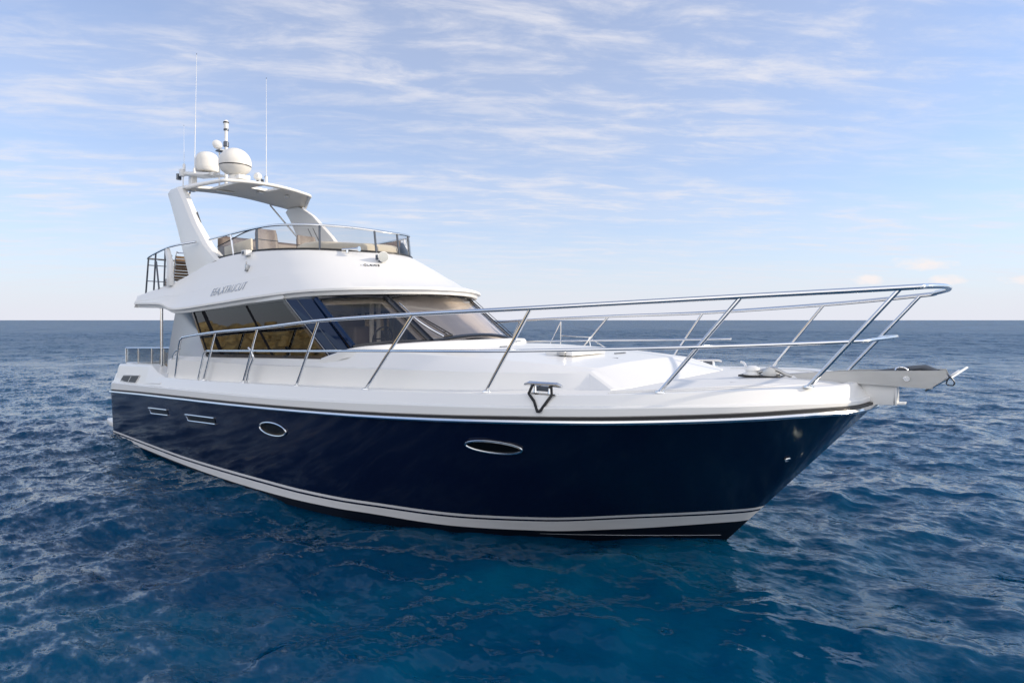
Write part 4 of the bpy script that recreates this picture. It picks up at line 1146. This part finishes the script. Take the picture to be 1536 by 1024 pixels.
def build_sea():
    cx, cy, h = CAM[0], CAM[1], CAM[2]
    rad = [0.6]
    while rad[-1] < 14000:
        r = rad[-1]
        dr = max(0.028, r*r/3200.0)
        if r < 3.5: dr = 0.12
        dr = min(dr, max(0.40, (r-150)*0.04 + .40))
        rad.append(r + dr)
    rad = np.array(rad)
    drr = np.gradient(rad)
    d0 = math.radians(90 + 37.8)
    fine = np.linspace(-R(52), R(52), 900)
    coarse = np.linspace(R(52), 2*math.pi - R(52), 110)[1:-1]
    ang = np.concatenate([fine, coarse]) + d0
    nr, na = len(rad), len(ang)
    A_, R_ = np.meshgrid(ang, rad)
    X = cx + R_*np.cos(A_); Y = cy + R_*np.sin(A_)
    DR = np.repeat(drr[:, None], na, 1)
    da = np.abs(np.gradient(np.unwrap(ang)))
    DR = np.maximum(DR, R_*da[None, :])
    DR = np.maximum(DR, 0.032)
    H, DX, DY = sea_height(X, Y, DR)
    X2, Y2 = X + DX, Y + DY
    V = np.stack([X2, Y2, H], -1).reshape(-1, 3)
    i = np.arange(nr-1)[:, None]; j = np.arange(na)[None, :]
    jn = (j + 1) % na
    q = np.stack([i*na + j, i*na + jn, (i+1)*na + jn, (i+1)*na + j], -1).reshape(-1, 4)
    # centre fan
    V = np.vstack([V, [[cx, cy, 0]]])
    ctr = len(V) - 1
    tri = np.stack([np.full(na, ctr), (np.arange(na)+1) % na, np.arange(na)], -1)
    me = bpy.data.meshes.new('sea')
    me.vertices.add(len(V)); me.vertices.foreach_set('co', V.astype(np.float32).ravel())
    nl = q.size + tri.size
    me.loops.add(nl)
    me.loops.foreach_set('vertex_index', np.concatenate([q[:, ::-1].ravel(), tri[:, ::-1].ravel()]).astype(np.int32))
    npoly = len(q) + len(tri)
    me.polygons.add(npoly)
    ls = np.concatenate([np.arange(len(q))*4, len(q)*4 + np.arange(len(tri))*3]).astype(np.int32)
    me.polygons.foreach_set('loop_start', ls)
    me.polygons.foreach_set('use_smooth', np.ones(npoly, bool))
    me.update(calc_edges=True)
    me.validate()
    me.materials.append(M['sea'])
    o = bpy.data.objects.new('sea', me); col.objects.link(o)
    # faces must look up
    if me.polygons[0].normal.z < 0: me.flip_normals()
    tag(o, kind='structure')
    print('sea verts', len(V), 'rings', nr)
    return o
build_sea()

# ------------------------------------------------------------------ rocky breakwater behind the photographer (seen only as a reflection in the windows)
def breakwater():
    rs = np.random.RandomState(3)
    b = MB()
    for k in range(240):
        x = rs.uniform(-95, 0); row = rs.randint(0, 4)
        r = rs.uniform(0.7, 1.5)
        c = Vector((x, -36 - row*1.1 + rs.uniform(-.4, .4), -0.2 + row*0.95 + rs.uniform(-.3, .3)))
        V = []
        ph = rs.uniform(0, 6.3, 6)
        for i in range(1, 6):
            for j in range(9):
                th = math.pi*i/6; a = 2*math.pi*j/9
                d = Vector((math.sin(th)*math.cos(a), math.sin(th)*math.sin(a), math.cos(th)))
                q = r*(1 + 0.22*math.sin(3*d.x + ph[0]) + 0.2*math.sin(4*d.y + ph[1]) + .15*math.sin(5*d.z + ph[2]))
                V.append(c + Vector((d.x*1.3, d.y, d.z*0.8))*q)
        V2 = [V[i*9:(i+1)*9] for i in range(5)]
        b.loft(V2, closed=True, cap=(True, True))
    m = pmat('sandstone', (0.80, 0.42, 0.205), 0.9, var=0.85, var_scale=1.1, bump=0.12, bump_scale=3)
    o = b.build('rocky_shore', m, merge=False, angle=25)
    tag(o, kind='structure')
breakwater()
